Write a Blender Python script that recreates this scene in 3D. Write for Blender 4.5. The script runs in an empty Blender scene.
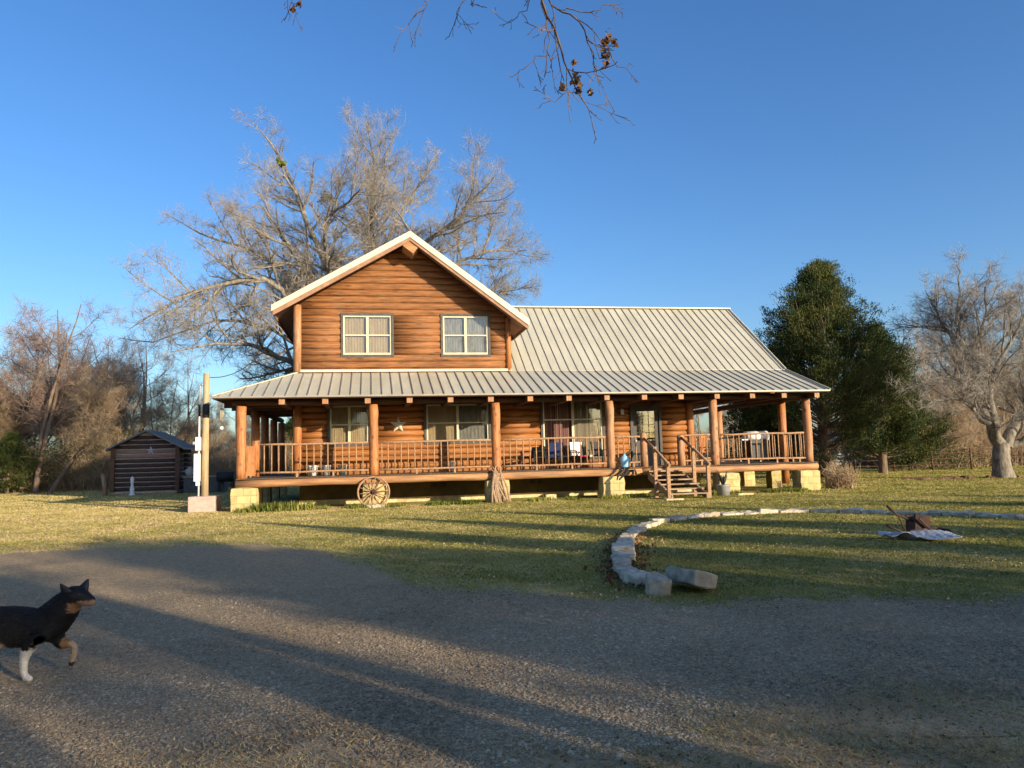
import bpy, math, random
import numpy as np
from mathutils import Vector, Matrix
R = math.radians
rnd = random.Random(7)
scn = bpy.context.scene
COL = scn.collection

# ---------------------------------------------------------------- camera
CAM_H = 1.5; FPX = 769.0
TH = math.atan(73 / FPX); RO = math.atan(0.0267)
_f = Vector((0, math.cos(TH), math.sin(TH))); _r0 = Vector((1, 0, 0)); _u0 = Vector((0, -math.sin(TH), math.cos(TH)))
_r = _r0 * math.cos(RO) - _u0 * math.sin(RO); _u = _u0 * math.cos(RO) + _r0 * math.sin(RO)
cd = bpy.data.cameras.new('camera'); cam = bpy.data.objects.new('camera', cd); COL.objects.link(cam)
cd.sensor_width = 36; cd.lens = 36 * FPX / 1024; cd.clip_end = 3000; cd.clip_start = 0.05
m = Matrix((( _r.x, _u.x, -_f.x, 0), (_r.y, _u.y, -_f.y, 0), (_r.z, _u.z, -_f.z, CAM_H), (0, 0, 0, 1)))
cam.matrix_world = m
scn.camera = cam

def W(px, py, dist):
    """world point at distance `dist` in front of the camera along +Y (used to lay out branches)"""
    d = _f + _r * ((px - 512) / FPX) - _u * ((py - 384) / FPX)
    t = dist / d.y
    return Vector((0, 0, CAM_H)) + d * t
def G(px, py):
    d = _f + _r * ((px - 512) / FPX) - _u * ((py - 384) / FPX)
    t = -CAM_H / d.z
    p = d * t
    return Vector((p.x, p.y, 0))

# ---------------------------------------------------------------- sun and sky
SUN = Vector((0.918, -0.849, 0.29 * 1.0)).normalized()
SUN_EL = math.asin(SUN.z); SUN_AZ = math.atan2(SUN.x, SUN.y)
wd = bpy.data.worlds.new('World'); scn.world = wd; wd.use_nodes = True
nt = wd.node_tree; nt.nodes.clear()
sky = nt.nodes.new('ShaderNodeTexSky'); sky.sky_type = 'NISHITA'; sky.sun_disc = False
sky.sun_elevation = SUN_EL; sky.sun_rotation = SUN_AZ; sky.altitude = 100
sky.air_density = 1.0; sky.dust_density = 1.5; sky.ozone_density = 3.4
bg = nt.nodes.new('ShaderNodeBackground'); bg.inputs[1].default_value = 0.15
wo = nt.nodes.new('ShaderNodeOutputWorld')
hs = nt.nodes.new('ShaderNodeHueSaturation'); hs.inputs['Saturation'].default_value = 1.17; hs.inputs['Hue'].default_value = 0.508; nt.links.new(sky.outputs[0], hs.inputs['Color']); nt.links.new(hs.outputs[0], bg.inputs[0]); nt.links.new(bg.outputs[0], wo.inputs[0])
ld = bpy.data.lights.new('sun', 'SUN'); lo = bpy.data.objects.new('sun', ld); COL.objects.link(lo)
ld.energy = 5.0; ld.angle = R(0.5); ld.color = (1.0, 0.84, 0.62)
lo.rotation_euler = (-SUN).to_track_quat('-Z', 'Y').to_euler(); lo.location = SUN * 60
scn.view_settings.view_transform = 'Standard'; scn.view_settings.look = 'None'
scn.view_settings.exposure = 0.66; scn.view_settings.gamma = 1

# ---------------------------------------------------------------- materials
def N(nt, t, **kw):
    n = nt.nodes.new(t)
    for k, v in kw.items(): setattr(n, k, v)
    return n
def ramp(nt, src, stops):
    r = N(nt, 'ShaderNodeValToRGB'); e = r.color_ramp.elements
    while len(e) > 1: e.remove(e[-1])
    e[0].position = stops[0][0]; e[0].color = (*stops[0][1], 1)
    for p, c in stops[1:]:
        x = e.new(p); x.color = (*c, 1)
    nt.links.new(src, r.inputs[0]); return r.outputs[0]
def mixc(nt, fac, a, b, mode='MIX'):
    n = N(nt, 'ShaderNodeMix', data_type='RGBA', blend_type=mode)
    for i, v in ((0, fac), (6, a), (7, b)):
        if hasattr(v, 'is_linked') or isinstance(v, bpy.types.NodeSocket): nt.links.new(v, n.inputs[i])
        elif isinstance(v, (int, float)): n.inputs[i].default_value = v
        else: n.inputs[i].default_value = (*v, 1)
    return n.outputs[2]
def noise(nt, vec, scale, detail=5, rough=0.6, dist=0.0):
    n = N(nt, 'ShaderNodeTexNoise'); n.inputs['Scale'].default_value = scale
    n.inputs['Detail'].default_value = detail; n.inputs['Roughness'].default_value = rough
    n.inputs['Distortion'].default_value = dist
    nt.links.new(vec, n.inputs['Vector']); return n.outputs['Fac']
def mapping(nt, scale=(1, 1, 1), coord='Object', rand=False):
    tc = N(nt, 'ShaderNodeTexCoord'); mp = N(nt, 'ShaderNodeMapping')
    mp.inputs['Scale'].default_value = scale
    nt.links.new(tc.outputs[coord], mp.inputs['Vector'])
    if rand:
        oi = N(nt, 'ShaderNodeObjectInfo'); c = N(nt, 'ShaderNodeCombineXYZ'); mu = N(nt, 'ShaderNodeMath', operation='MULTIPLY')
        mu.inputs[1].default_value = 37.0; nt.links.new(oi.outputs['Random'], mu.inputs[0])
        for i in range(3): nt.links.new(mu.outputs[0], c.inputs[i])
        nt.links.new(c.outputs[0], mp.inputs['Location'])
    return mp.outputs[0]
def new_mat(name):
    mt = bpy.data.materials.new(name); mt.use_nodes = True; nt = mt.node_tree; nt.nodes.clear()
    b = N(nt, 'ShaderNodeBsdfPrincipled'); o = N(nt, 'ShaderNodeOutputMaterial')
    nt.links.new(b.outputs[0], o.inputs[0]); return mt, nt, b
def bump(nt, b, h, strength=0.3, dist=0.02):
    n = N(nt, 'ShaderNodeBump'); n.inputs['Strength'].default_value = strength; n.inputs['Distance'].default_value = dist
    nt.links.new(h, n.inputs['Height']); nt.links.new(n.outputs[0], b.inputs['Normal'])
def simple(name, c1, c2, scale=(1, 1, 1), ns=4, rough=0.7, metal=0.0, bs=0.2, bd=0.01, rand=True, detail=6, lo_=0.35, hi=0.65, extra=None, knots=None):
    mt, nt, b = new_mat(name); v = mapping(nt, scale, rand=rand)
    f = noise(nt, v, ns, detail); c = ramp(nt, f, [(lo_, c1), (hi, c2)])
    if extra:   # second, coarser stain layer
        f2 = noise(nt, v, extra[0], 4, 0.7); s = ramp(nt, f2, [(extra[2], (0, 0, 0)), (extra[3], (1, 1, 1))])
        c = mixc(nt, s, c, extra[1])
    if knots:
        vk = mapping(nt, knots[0], rand=rand); vo = N(nt, 'ShaderNodeTexVoronoi'); vo.inputs['Scale'].default_value = 1.0; nt.links.new(vk, vo.inputs['Vector'])
        kf_ = ramp(nt, vo.outputs['Distance'], [(0.0, (.85, .85, .85)), (knots[1], (.55, .55, .55)), (knots[1] * 1.7, (0, 0, 0))]); c = mixc(nt, kf_, c, knots[2])
    nt.links.new(c, b.inputs['Base Color']); b.inputs['Roughness'].default_value = rough; b.inputs['Metallic'].default_value = metal
    if bs: bump(nt, b, f, bs, bd)
    return mt
M = {}
M['log'] = simple('stained log wood', (0.20, 0.066, 0.013), (0.42, 0.165, 0.032), (0.5, 1.5, 14), 3.6, 0.62, bs=0.6, extra=(1.4, (0.17, 0.055, 0.016), 0.5, 0.7), rand=False, knots=((1.3, 3, 4.5), .11, (0.07, 0.025, 0.01)))
M['siding'] = simple('weathered log siding', (0.125, 0.046, 0.012), (0.32, 0.125, 0.034), (0.45, 1, 6.5), 3.4, 0.75, bs=0.5, extra=(4.2, (0.26, 0.165, 0.08), 0.54, 0.70), rand=False, knots=((1.1, 3, 4.2), .11, (0.06, 0.025, 0.01)))
M['post'] = simple('peeled post wood', (0.30, 0.10, 0.03), (0.52, 0.215, 0.068), (5, 5, 0.6), 4, 0.65, bs=0.6, extra=(2.0, (0.28, 0.10, 0.04), 0.58, 0.72), knots=((4, 4, 2.6), .13, (0.11, 0.04, 0.018)))
M['oldpost'] = simple('weathered post wood', (0.26, 0.13, 0.065), (0.46, 0.26, 0.13), (3, 3, 0.5), 4, 0.7, bs=0.5, extra=(2.5, (0.40, 0.16, 0.06), 0.5, 0.62), knots=((4, 4, 2.6), .15, (0.08, 0.035, 0.02)))
M['beam'] = simple('weathered beam log', (0.27, 0.125, 0.05), (0.48, 0.26, 0.11), (0.3, 2, 3), 3, 0.75, bs=0.5, rand=False, extra=(1.8, (0.24, 0.13, 0.07), 0.5, 0.7))
M['rail'] = simple('weathered rail wood', (0.25, 0.135, 0.068), (0.43, 0.26, 0.14), (3, 3, 3), 5, 0.8, bs=0.4)
M['plank'] = simple('grey plank wood', (0.22, 0.145, 0.088), (0.42, 0.29, 0.18), (1, 8, 8), 3, 0.85, bs=0.4)
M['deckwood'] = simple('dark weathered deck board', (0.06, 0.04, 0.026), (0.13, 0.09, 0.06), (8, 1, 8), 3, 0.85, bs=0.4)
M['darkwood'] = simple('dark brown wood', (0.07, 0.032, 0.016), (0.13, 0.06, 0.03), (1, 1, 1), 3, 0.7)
M['fasciawood'] = simple('brown rake board', (0.24, 0.125, 0.07), (0.36, 0.20, 0.12), (1, 1, 1), 3, 0.7)
M['roof'] = simple('tan metal roofing', (0.41, 0.392, 0.31), (0.50, 0.475, 0.375), (0.8, 0.25, 0.25), 2.0, 0.5, metal=0.0, bs=0.05, rand=False, extra=(0.7, (0.37, 0.345, 0.26), 0.48, 0.75))
M['shadewood'] = simple('shade darkened porch wood', (0.05, 0.022, 0.011), (0.10, 0.045, 0.022), (0.3, 2, 3), 3, 0.8)  # header, joist and ceiling wood with the eave shade put into its colour
M['seam'] = simple('roof seam metal', (0.26, 0.235, 0.185), (0.34, 0.31, 0.245), (1, 1, 1), 3, 0.5, metal=0.2, bs=0)
M['cream'] = simple('cream painted metal', (0.56, 0.51, 0.37), (0.64, 0.58, 0.43), (1, 1, 1), 2, 0.45, bs=0)
M['trim'] = simple('charcoal window trim', (0.055, 0.05, 0.045), (0.09, 0.08, 0.07), (1, 1, 1), 6, 0.7)
M['sash'] = simple('cream window sash', (0.55, 0.50, 0.33), (0.63, 0.58, 0.40), (1, 1, 1), 6, 0.5, bs=0)
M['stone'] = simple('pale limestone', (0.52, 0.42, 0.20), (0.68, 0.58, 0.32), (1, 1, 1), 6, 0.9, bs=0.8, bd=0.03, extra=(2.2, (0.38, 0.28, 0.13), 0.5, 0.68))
M['edging'] = simple('weathered edging limestone', (0.38, 0.31, 0.21), (0.72, 0.61, 0.44), (1, 1, 1), 7, 0.9, bs=0.9, bd=0.02, extra=(5, (0.16, 0.14, 0.11), 0.55, 0.68))
M['slab'] = simple('lichened limestone slab', (0.26, 0.22, 0.16), (0.50, 0.41, 0.28), (1, 1, 1), 9, 0.9, bs=0.9, bd=0.02, extra=(4, (0.45, 0.42, 0.35), 0.57, 0.68))
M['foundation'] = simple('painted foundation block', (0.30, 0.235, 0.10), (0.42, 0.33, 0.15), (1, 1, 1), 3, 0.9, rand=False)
M['shadewall'] = simple('shade toned foundation wall', (0.07, 0.052, 0.02), (0.12, 0.088, 0.035), (1, 1, 1), 3, 0.9, rand=False)  # foundation front, darkened in colour for the shade under the deck
M['concrete'] = simple('pinkish concrete', (0.44, 0.31, 0.25), (0.55, 0.41, 0.34), (1, 1, 1), 8, 0.9, bs=0.4)
M['curtain'] = simple('tan curtain cloth', (0.34, 0.25, 0.14), (0.46, 0.345, 0.21), (14, 1, 1.5), 1.2, 0.9, bs=0.3)
M['greycurtain'] = simple('grey curtain cloth', (0.16, 0.152, 0.135), (0.28, 0.265, 0.24), (10, 1, 2), 1.5, 0.9, bs=0.3)
M['stripecurtain'] = simple('striped tan blind', (0.18, 0.14, 0.095), (0.38, 0.32, 0.235), (26, 0.1, 0.1), 1.0, 0.9, bs=0.3, detail=0)
M['redcurtain'] = simple('dark red curtain cloth', (0.16, 0.03, 0.03), (0.40, 0.25, 0.21), (20, 0.1, 0.1), 1.0, 0.9, detail=0)
M['black'] = simple('matte black', (0.012, 0.012, 0.012), (0.03, 0.028, 0.026), (1, 1, 1), 5, 0.6)
M['white'] = simple('white paint', (0.70, 0.69, 0.66), (0.8, 0.79, 0.76), (1, 1, 1), 5, 0.5, bs=0)
M['red'] = simple('red fabric', (0.45, 0.03, 0.025), (0.6, 0.06, 0.045), (1, 1, 1), 6, 0.8)
M['navy'] = simple('navy fabric', (0.02, 0.03, 0.10), (0.035, 0.05, 0.15), (1, 1, 1), 6, 0.8)
M['blue'] = simple('light blue plastic', (0.25, 0.52, 0.70), (0.32, 0.60, 0.78), (1, 1, 1), 6, 0.35, bs=0)
M['galv'] = simple('galvanised metal', (0.34, 0.345, 0.35), (0.52, 0.53, 0.54), (1, 1, 1), 9, 0.5, metal=0.35, bs=0.2)
M['darkgalv'] = simple('dull dark metal roofing', (0.10, 0.11, 0.13), (0.17, 0.18, 0.20), (1, 1, 1), 4, 0.35, metal=0.5, bs=0.1)
M['rust'] = simple('rusty iron', (0.02, 0.011, 0.009), (0.08, 0.035, 0.02), (1, 1, 1), 12, 0.85, bs=0.6)
M['polewood'] = simple('treated pole wood', (0.34, 0.25, 0.13), (0.52, 0.40, 0.23), (5, 5, 0.5), 4, 0.85, bs=0.4, extra=(3.0, (0.30, 0.20, 0.10), 0.55, 0.7))
M['shedlog'] = simple('dark reddish shed logs', (0.035, 0.016, 0.012), (0.10, 0.05, 0.038), (0.5, 1, 6), 4, 0.8, bs=0.5, rand=False)
M['shedband'] = simple('faded red shed log', (0.24, 0.13, 0.10), (0.36, 0.22, 0.17), (0.5, 1, 6), 4, 0.8, bs=0.5, rand=False)
M['chink'] = simple('pale chinking mortar', (0.34, 0.32, 0.29), (0.5, 0.47, 0.43), (1, 1, 1), 8, 0.9, bs=0.5)
M['tank'] = simple('dark grey tank wall', (0.08, 0.078, 0.075), (0.14, 0.135, 0.13), (1, 1, 1), 5, 0.85)
M['bark'] = simple('grey bark', (0.09, 0.078, 0.06), (0.30, 0.26, 0.205), (2.5, 2.5, 0.8), 3.2, 0.9, bs=0.8, bd=0.04)
M['twig'] = simple('grey brown twigs', (0.19, 0.17, 0.145), (0.38, 0.34, 0.29), (1, 1, 1), 1.5, 0.9, bs=0)
M['redtwig'] = simple('reddish budding twigs', (0.19, 0.125, 0.095), (0.32, 0.225, 0.17), (1, 1, 1), 1.5, 0.9, bs=0)
M['tantwig'] = simple('tan twigs', (0.27, 0.185, 0.105), (0.44, 0.325, 0.20), (1, 1, 1), 1.0, 0.9, bs=0)
M['darkbark'] = simple('dark brown bark', (0.09, 0.06, 0.04), (0.21, 0.145, 0.10), (2.5, 2.5, 0.5), 4, 0.9, bs=0.8, bd=0.03)
def leafmat(name, c1, c2, c3, trans=0.25):
    mt, nt, b = new_mat(name)
    g = N(nt, 'ShaderNodeNewGeometry')
    v = mapping(nt, (1, 1, 1), rand=True)
    f = noise(nt, v, 0.5, 3)
    add = N(nt, 'ShaderNodeMath', operation='MULTIPLY_ADD'); add.inputs[1].default_value = 0.5
    nt.links.new(g.outputs['Random Per Island'], add.inputs[0]); 
    sc_ = N(nt, 'ShaderNodeMath', operation='MULTIPLY_ADD'); sc_.inputs[1].default_value = 1.6; sc_.inputs[2].default_value = -0.55
    nt.links.new(f, sc_.inputs[0]); nt.links.new(sc_.outputs[0], add.inputs[2])
    c = ramp(nt, add.outputs[0], [(0.15, c1), (0.5, c2), (0.85, c3)])
    nt.links.new(c, b.inputs['Base Color']); b.inputs['Roughness'].default_value = 0.75
    b.inputs['Specular IOR Level'].default_value = 0.2
    if trans:
        tr = N(nt, 'ShaderNodeBsdfTranslucent'); nt.links.new(c, tr.inputs[0])
        mx = N(nt, 'ShaderNodeMixShader'); mx.inputs[0].default_value = trans
        nt.links.new(b.outputs[0], mx.inputs[1]); nt.links.new(tr.outputs[0], mx.inputs[2])
        out = [n for n in nt.nodes if n.type == 'OUTPUT_MATERIAL'][0]; nt.links.new(mx.outputs[0], out.inputs[0])
    return mt
M['cedar'] = leafmat('cedar foliage', (0.022, 0.042, 0.014), (0.05, 0.075, 0.021), (0.13, 0.125, 0.032))
M['olive'] = leafmat('olive undergrowth foliage', (0.07, 0.08, 0.025), (0.14, 0.13, 0.045), (0.24, 0.19, 0.08))
M['mistletoe'] = leafmat('mistletoe leaves', (0.10, 0.14, 0.02), (0.16, 0.20, 0.03), (0.24, 0.27, 0.05))
M['deadleaf'] = leafmat('dead brown leaves', (0.11, 0.05, 0.02), (0.20, 0.10, 0.04), (0.34, 0.22, 0.10), 0.15)
M['litter'] = leafmat('pale fallen leaves', (0.20, 0.13, 0.06), (0.34, 0.25, 0.13), (0.48, 0.40, 0.24), 0.0)
M['grass'] = leafmat('short lawn grass', (0.16, 0.16, 0.025), (0.32, 0.28, 0.055), (0.62, 0.48, 0.17), 0.35)
M['drygrass'] = leafmat('dry brown grass', (0.20, 0.16, 0.06), (0.38, 0.29, 0.13), (0.58, 0.46, 0.24), 0.2)
M['weed'] = leafmat('bright green weeds', (0.07, 0.10, 0.015), (0.17, 0.20, 0.03), (0.36, 0.33, 0.08), 0.25)
M['pebble'] = leafmat('driveway pebbles', (0.16, 0.115, 0.07), (0.34, 0.25, 0.15), (0.56, 0.43, 0.27), 0.0)
def lawnmat():
    mt, nt, b = new_mat('lawn blades'); L = nt.links.new; g = N(nt, 'ShaderNodeNewGeometry'); P = g.outputs['Position']
    n1 = noise(nt, P, .55, 5, .7); n2 = noise(nt, P, 2.6, 4, .7); sx = N(nt, 'ShaderNodeSeparateXYZ'); L(P, sx.inputs[0])
    gx = N(nt, 'ShaderNodeMapRange'); gx.inputs[1].default_value = 3; gx.inputs[2].default_value = -8; gx.inputs[3].default_value = -.04; gx.inputs[4].default_value = .13; L(sx.outputs[0], gx.inputs[0])
    gy = N(nt, 'ShaderNodeMapRange'); gy.inputs[1].default_value = 10; gy.inputs[2].default_value = 26; gy.inputs[3].default_value = -.06; gy.inputs[4].default_value = .08; L(sx.outputs[1], gy.inputs[0])
    a = N(nt, 'ShaderNodeMath', operation='ADD'); L(n1, a.inputs[0]); L(gx.outputs[0], a.inputs[1]); a2 = N(nt, 'ShaderNodeMath', operation='ADD'); L(a.outputs[0], a2.inputs[0]); L(gy.outputs[0], a2.inputs[1])
    a3 = N(nt, 'ShaderNodeMath', operation='MULTIPLY_ADD'); a3.inputs[1].default_value = .45; L(n2, a3.inputs[0]); L(a2.outputs[0], a3.inputs[2])
    rr = N(nt, 'ShaderNodeMath', operation='MULTIPLY_ADD'); rr.inputs[1].default_value = .30; L(g.outputs['Random Per Island'], rr.inputs[0]); L(a3.outputs[0], rr.inputs[2])
    c = ramp(nt, rr.outputs[0], [(.62, (0.12, 0.15, 0.025)), (.82, (0.26, 0.27, 0.05)), (1.0, (0.50, 0.41, 0.12))]); r2 = N(nt, 'ShaderNodeMath', operation='MULTIPLY'); r2.inputs[1].default_value = .8; L(rr.outputs[0], r2.inputs[0])
    c = ramp(nt, r2.outputs[0], [(.50, (0.09, 0.11, 0.02)), (.66, (0.25, 0.25, 0.05)), (.80, (0.48, 0.40, 0.12)), (.95, (0.70, 0.55, 0.27))])
    L(c, b.inputs['Base Color']); b.inputs['Roughness'].default_value = .7; b.inputs['Specular IOR Level'].default_value = .2
    tr = N(nt, 'ShaderNodeBsdfTranslucent'); L(c, tr.inputs[0]); mx = N(nt, 'ShaderNodeMixShader'); mx.inputs[0].default_value = .35; L(b.outputs[0], mx.inputs[1]); L(tr.outputs[0], mx.inputs[2])
    out = [n for n in nt.nodes if n.type == 'OUTPUT_MATERIAL'][0]; L(mx.outputs[0], out.inputs[0]); return mt
M['lawn'] = lawnmat()
def pierstone():
    mt, nt, b = new_mat('coursed yellow limestone'); L = nt.links.new; v = mapping(nt, (1, 1, 1)); sx = N(nt, 'ShaderNodeSeparateXYZ'); L(v, sx.inputs[0]); ad = N(nt, 'ShaderNodeMath', operation='ADD'); L(sx.outputs[0], ad.inputs[0]); L(sx.outputs[1], ad.inputs[1])
    cb = N(nt, 'ShaderNodeCombineXYZ'); L(ad.outputs[0], cb.inputs[0]); L(sx.outputs[2], cb.inputs[1]); br = N(nt, 'ShaderNodeTexBrick'); L(cb.outputs[0], br.inputs['Vector']); br.inputs['Scale'].default_value = 1; br.inputs['Brick Width'].default_value = .42; br.inputs['Row Height'].default_value = .25; br.inputs['Mortar Size'].default_value = .012; br.inputs['Mortar Smooth'].default_value = .6
    br.inputs['Color1'].default_value = (0.62, 0.50, 0.22, 1); br.inputs['Color2'].default_value = (0.52, 0.40, 0.17, 1); br.inputs['Mortar'].default_value = (0.47, 0.37, 0.17, 1)
    f = noise(nt, v, 5, 6); st_ = ramp(nt, noise(nt, v, 1.7, 5, .7), [(.5, (0, 0, 0)), (.7, (.7, .7, .7))]); c = mixc(nt, st_, br.outputs['Color'], (0.34, 0.25, 0.12)); c = mixc(nt, .35, c, ramp(nt, f, [(.3, (.5, .5, .5)), (.7, (1, 1, 1))]), 'MULTIPLY'); L(c, b.inputs['Base Color']); b.inputs['Roughness'].default_value = .95
    m_ = N(nt, 'ShaderNodeMath', operation='MULTIPLY_ADD'); m_.inputs[1].default_value = -.5; L(br.outputs['Fac'], m_.inputs[0]); L(f, m_.inputs[2]); bump(nt, b, m_.outputs[0], .9, .02); return mt
M['pierstone'] = pierstone()
# glass
mt = bpy.data.materials.new('window glass'); mt.use_nodes = True; nt = mt.node_tree; nt.nodes.clear()
gl = N(nt, 'ShaderNodeBsdfGlossy'); gl.inputs['Roughness'].default_value = 0.03; gl.inputs[0].default_value = (0.9, 0.9, 0.9, 1)
tr = N(nt, 'ShaderNodeBsdfTransparent'); tr.inputs[0].default_value = (0.94, 0.95, 0.94, 1)
fr = N(nt, 'ShaderNodeLayerWeight'); fr.inputs[0].default_value = 0.35; fm = N(nt, 'ShaderNodeMapRange'); fm.inputs[3].default_value = 0.05; fm.inputs[4].default_value = 0.75; nt.links.new(fr.outputs['Facing'], fm.inputs[0]); mx = N(nt, 'ShaderNodeMixShader')
nt.links.new(fm.outputs[0], mx.inputs[0]); nt.links.new(tr.outputs[0], mx.inputs[1]); nt.links.new(gl.outputs[0], mx.inputs[2])
o = N(nt, 'ShaderNodeOutputMaterial'); nt.links.new(mx.outputs[0], o.inputs[0]); M['glass'] = mt

# ground / driveway share one world-space material, the driveway carries attribute "road"
def ground_mat():
    mt, nt, b = new_mat('ground and gravel'); L = nt.links.new
    g = N(nt, 'ShaderNodeNewGeometry'); P = g.outputs['Position']
    big = noise(nt, P, 0.22, 5, 0.65); mid = noise(nt, P, 1.7, 6, 0.7); fine = noise(nt, P, 38, 4, 0.75); vf = noise(nt, P, 9, 5, 0.7)
    green = ramp(nt, fine, [(0.3, (0.10, 0.10, 0.02)), (0.55, (0.30, 0.26, 0.065)), (0.75, (0.52, 0.41, 0.15))])
    dry = ramp(nt, fine, [(0.3, (0.40, 0.30, 0.11)), (0.7, (0.78, 0.60, 0.27))])
    sx = N(nt, 'ShaderNodeSeparateXYZ'); L(P, sx.inputs[0])
    # the lawn is drier to the left; greener far off, darkening the house shadow
    gx = N(nt, 'ShaderNodeMapRange'); gx.inputs[1].default_value = 2.0; gx.inputs[2].default_value = -9.0; gx.inputs[3].default_value = 0.0; gx.inputs[4].default_value = 0.23
    L(sx.outputs[0], gx.inputs[0])
    gy = N(nt, 'ShaderNodeMapRange'); gy.inputs[1].default_value = 27; gy.inputs[2].default_value = 36; gy.inputs[3].default_value = 1; gy.inputs[4].default_value = -.3; L(sx.outputs[1], gy.inputs[0])
    gm = N(nt, 'ShaderNodeMath', operation='MULTIPLY'); L(gx.outputs[0], gm.inputs[0]); L(gy.outputs[0], gm.inputs[1])
    gn = N(nt, 'ShaderNodeMapRange'); gn.inputs[1].default_value = 7.5; gn.inputs[2].default_value = 5.5; gn.inputs[3].default_value = 0; gn.inputs[4].default_value = .31; L(sx.outputs[1], gn.inputs[0])
    ga = N(nt, 'ShaderNodeMath', operation='ADD'); L(gm.outputs[0], ga.inputs[0]); L(gn.outputs[0], ga.inputs[1])
    a1 = N(nt, 'ShaderNodeMath', operation='ADD'); L(big, a1.inputs[0]); L(ga.outputs[0], a1.inputs[1])
    a2 = N(nt, 'ShaderNodeMath', operation='MULTIPLY_ADD'); a2.inputs[1].default_value = 0.5; L(mid, a2.inputs[0]); L(a1.outputs[0], a2.inputs[2])
    f1 = ramp(nt, a2.outputs[0], [(0.68, (0, 0, 0)), (0.98, (1, 1, 1))])
    c = mixc(nt, f1, green, dry)
    dirt = ramp(nt, vf, [(0.3, (0.42, 0.27, 0.14)), (0.7, (0.68, 0.46, 0.25))])
    f2 = ramp(nt, a2.outputs[0], [(0.98, (0, 0, 0)), (1.09, (1, 1, 1))])
    c = mixc(nt, f2, c, dirt)
    # driveway
    v = N(nt, 'ShaderNodeTexVoronoi'); v.inputs['Scale'].default_value = 55; L(P, v.inputs['Vector'])
    gr = ramp(nt, v.outputs['Color'], [(0.0, (0.21, 0.150, 0.085)), (0.5, (0.44, 0.315, 0.175)), (1.0, (0.66, 0.49, 0.28))])
    gr = mixc(nt, ramp(nt, mid, [(0.42, (0, 0, 0)), (0.72, (0.6, 0.6, 0.6))]), gr, (0.44, 0.315, 0.18))
    gr = mixc(nt, ramp(nt, vf, [(0.35, (0.55, 0.55, 0.55)), (0.5, (0, 0, 0))]), gr, (0.23, 0.175, 0.115))
    # cracks
    wv = noise(nt, P, 2.0, 3); c3 = N(nt, 'ShaderNodeVectorMath', operation='SCALE'); c3.inputs['Scale'].default_value = 0.5
    nc = N(nt, 'ShaderNodeTexNoise'); nc.inputs['Scale'].default_value = 3; L(P, nc.inputs['Vector']); L(nc.outputs['Color'], c3.inputs[0])
    ad = N(nt, 'ShaderNodeVectorMath', operation='ADD'); L(P, ad.inputs[0]); L(c3.outputs[0], ad.inputs[1])
    vc = N(nt, 'ShaderNodeTexVoronoi', feature='DISTANCE_TO_EDGE'); vc.inputs['Scale'].default_value = 0.33; L(ad.outputs[0], vc.inputs['Vector'])
    ck = ramp(nt, vc.outputs['Distance'], [(0.0, (0.2, 0.2, 0.2)), (0.003, (0, 0, 0))])
    gr = mixc(nt, ck, gr, (0.05, 0.042, 0.035))
    at = N(nt, 'ShaderNodeAttribute'); at.attribute_name = 'road'
    e = N(nt, 'ShaderNodeMath', operation='MULTIPLY_ADD'); L(vf, e.inputs[0]); e.inputs[1].default_value = 0.9; L(at.outputs['Fac'], e.inputs[2])
    e2 = N(nt, 'ShaderNodeMath', operation='MULTIPLY_ADD'); L(mid, e2.inputs[0]); e2.inputs[1].default_value = 0.9; L(e.outputs[0], e2.inputs[2])
    rf = ramp(nt, e2.outputs[0], [(0.0, (0, 0, 0)), (0.62, (0, 0, 0)), (0.8, (1, 1, 1))])
    mr = N(nt, 'ShaderNodeMapRange'); L(e2.outputs[0], mr.inputs[0]); mr.inputs[1].default_value = 1.25; mr.inputs[2].default_value = 1.55
    dm = N(nt, 'ShaderNodeMapRange'); L(e2.outputs[0], dm.inputs[0]); dm.inputs[1].default_value = 1.05; dm.inputs[2].default_value = 1.35
    hasr = N(nt, 'ShaderNodeMath', operation='GREATER_THAN'); hasr.inputs[1].default_value = 0.001; L(at.outputs['Fac'], hasr.inputs[0])
    m1 = N(nt, 'ShaderNodeMath', operation='MULTIPLY'); L(mr.outputs[0], m1.inputs[0]); L(hasr.outputs[0], m1.inputs[1])
    m2 = N(nt, 'ShaderNodeMath', operation='MULTIPLY'); L(dm.outputs[0], m2.inputs[0]); L(hasr.outputs[0], m2.inputs[1])
    m3 = N(nt, 'ShaderNodeMath', operation='MULTIPLY'); L(m2.outputs[0], m3.inputs[0]); m3.inputs[1].default_value = 0.75
    c = mixc(nt, m3.outputs[0], c, (0.40, 0.30, 0.19))
    c = mixc(nt, m1.outputs[0], c, gr)
    L(c, b.inputs['Base Color']); b.inputs['Roughness'].default_value = 0.95; b.inputs['Specular IOR Level'].default_value = 0.15
    # relief
    gh = N(nt, 'ShaderNodeMath', operation='MULTIPLY'); L(v.outputs['Distance'], gh.inputs[0]); gh.inputs[1].default_value = -0.55
    hh = N(nt, 'ShaderNodeMath', operation='ADD'); L(gh.outputs[0], hh.inputs[0]); L(vf, hh.inputs[1])
    h2 = N(nt, 'ShaderNodeMath', operation='ADD'); L(hh.outputs[0], h2.inputs[0]); L(fine, h2.inputs[1])
    bump(nt, b, h2.outputs[0], 0.8, 0.035)
    return mt
M['ground'] = ground_mat()

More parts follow.
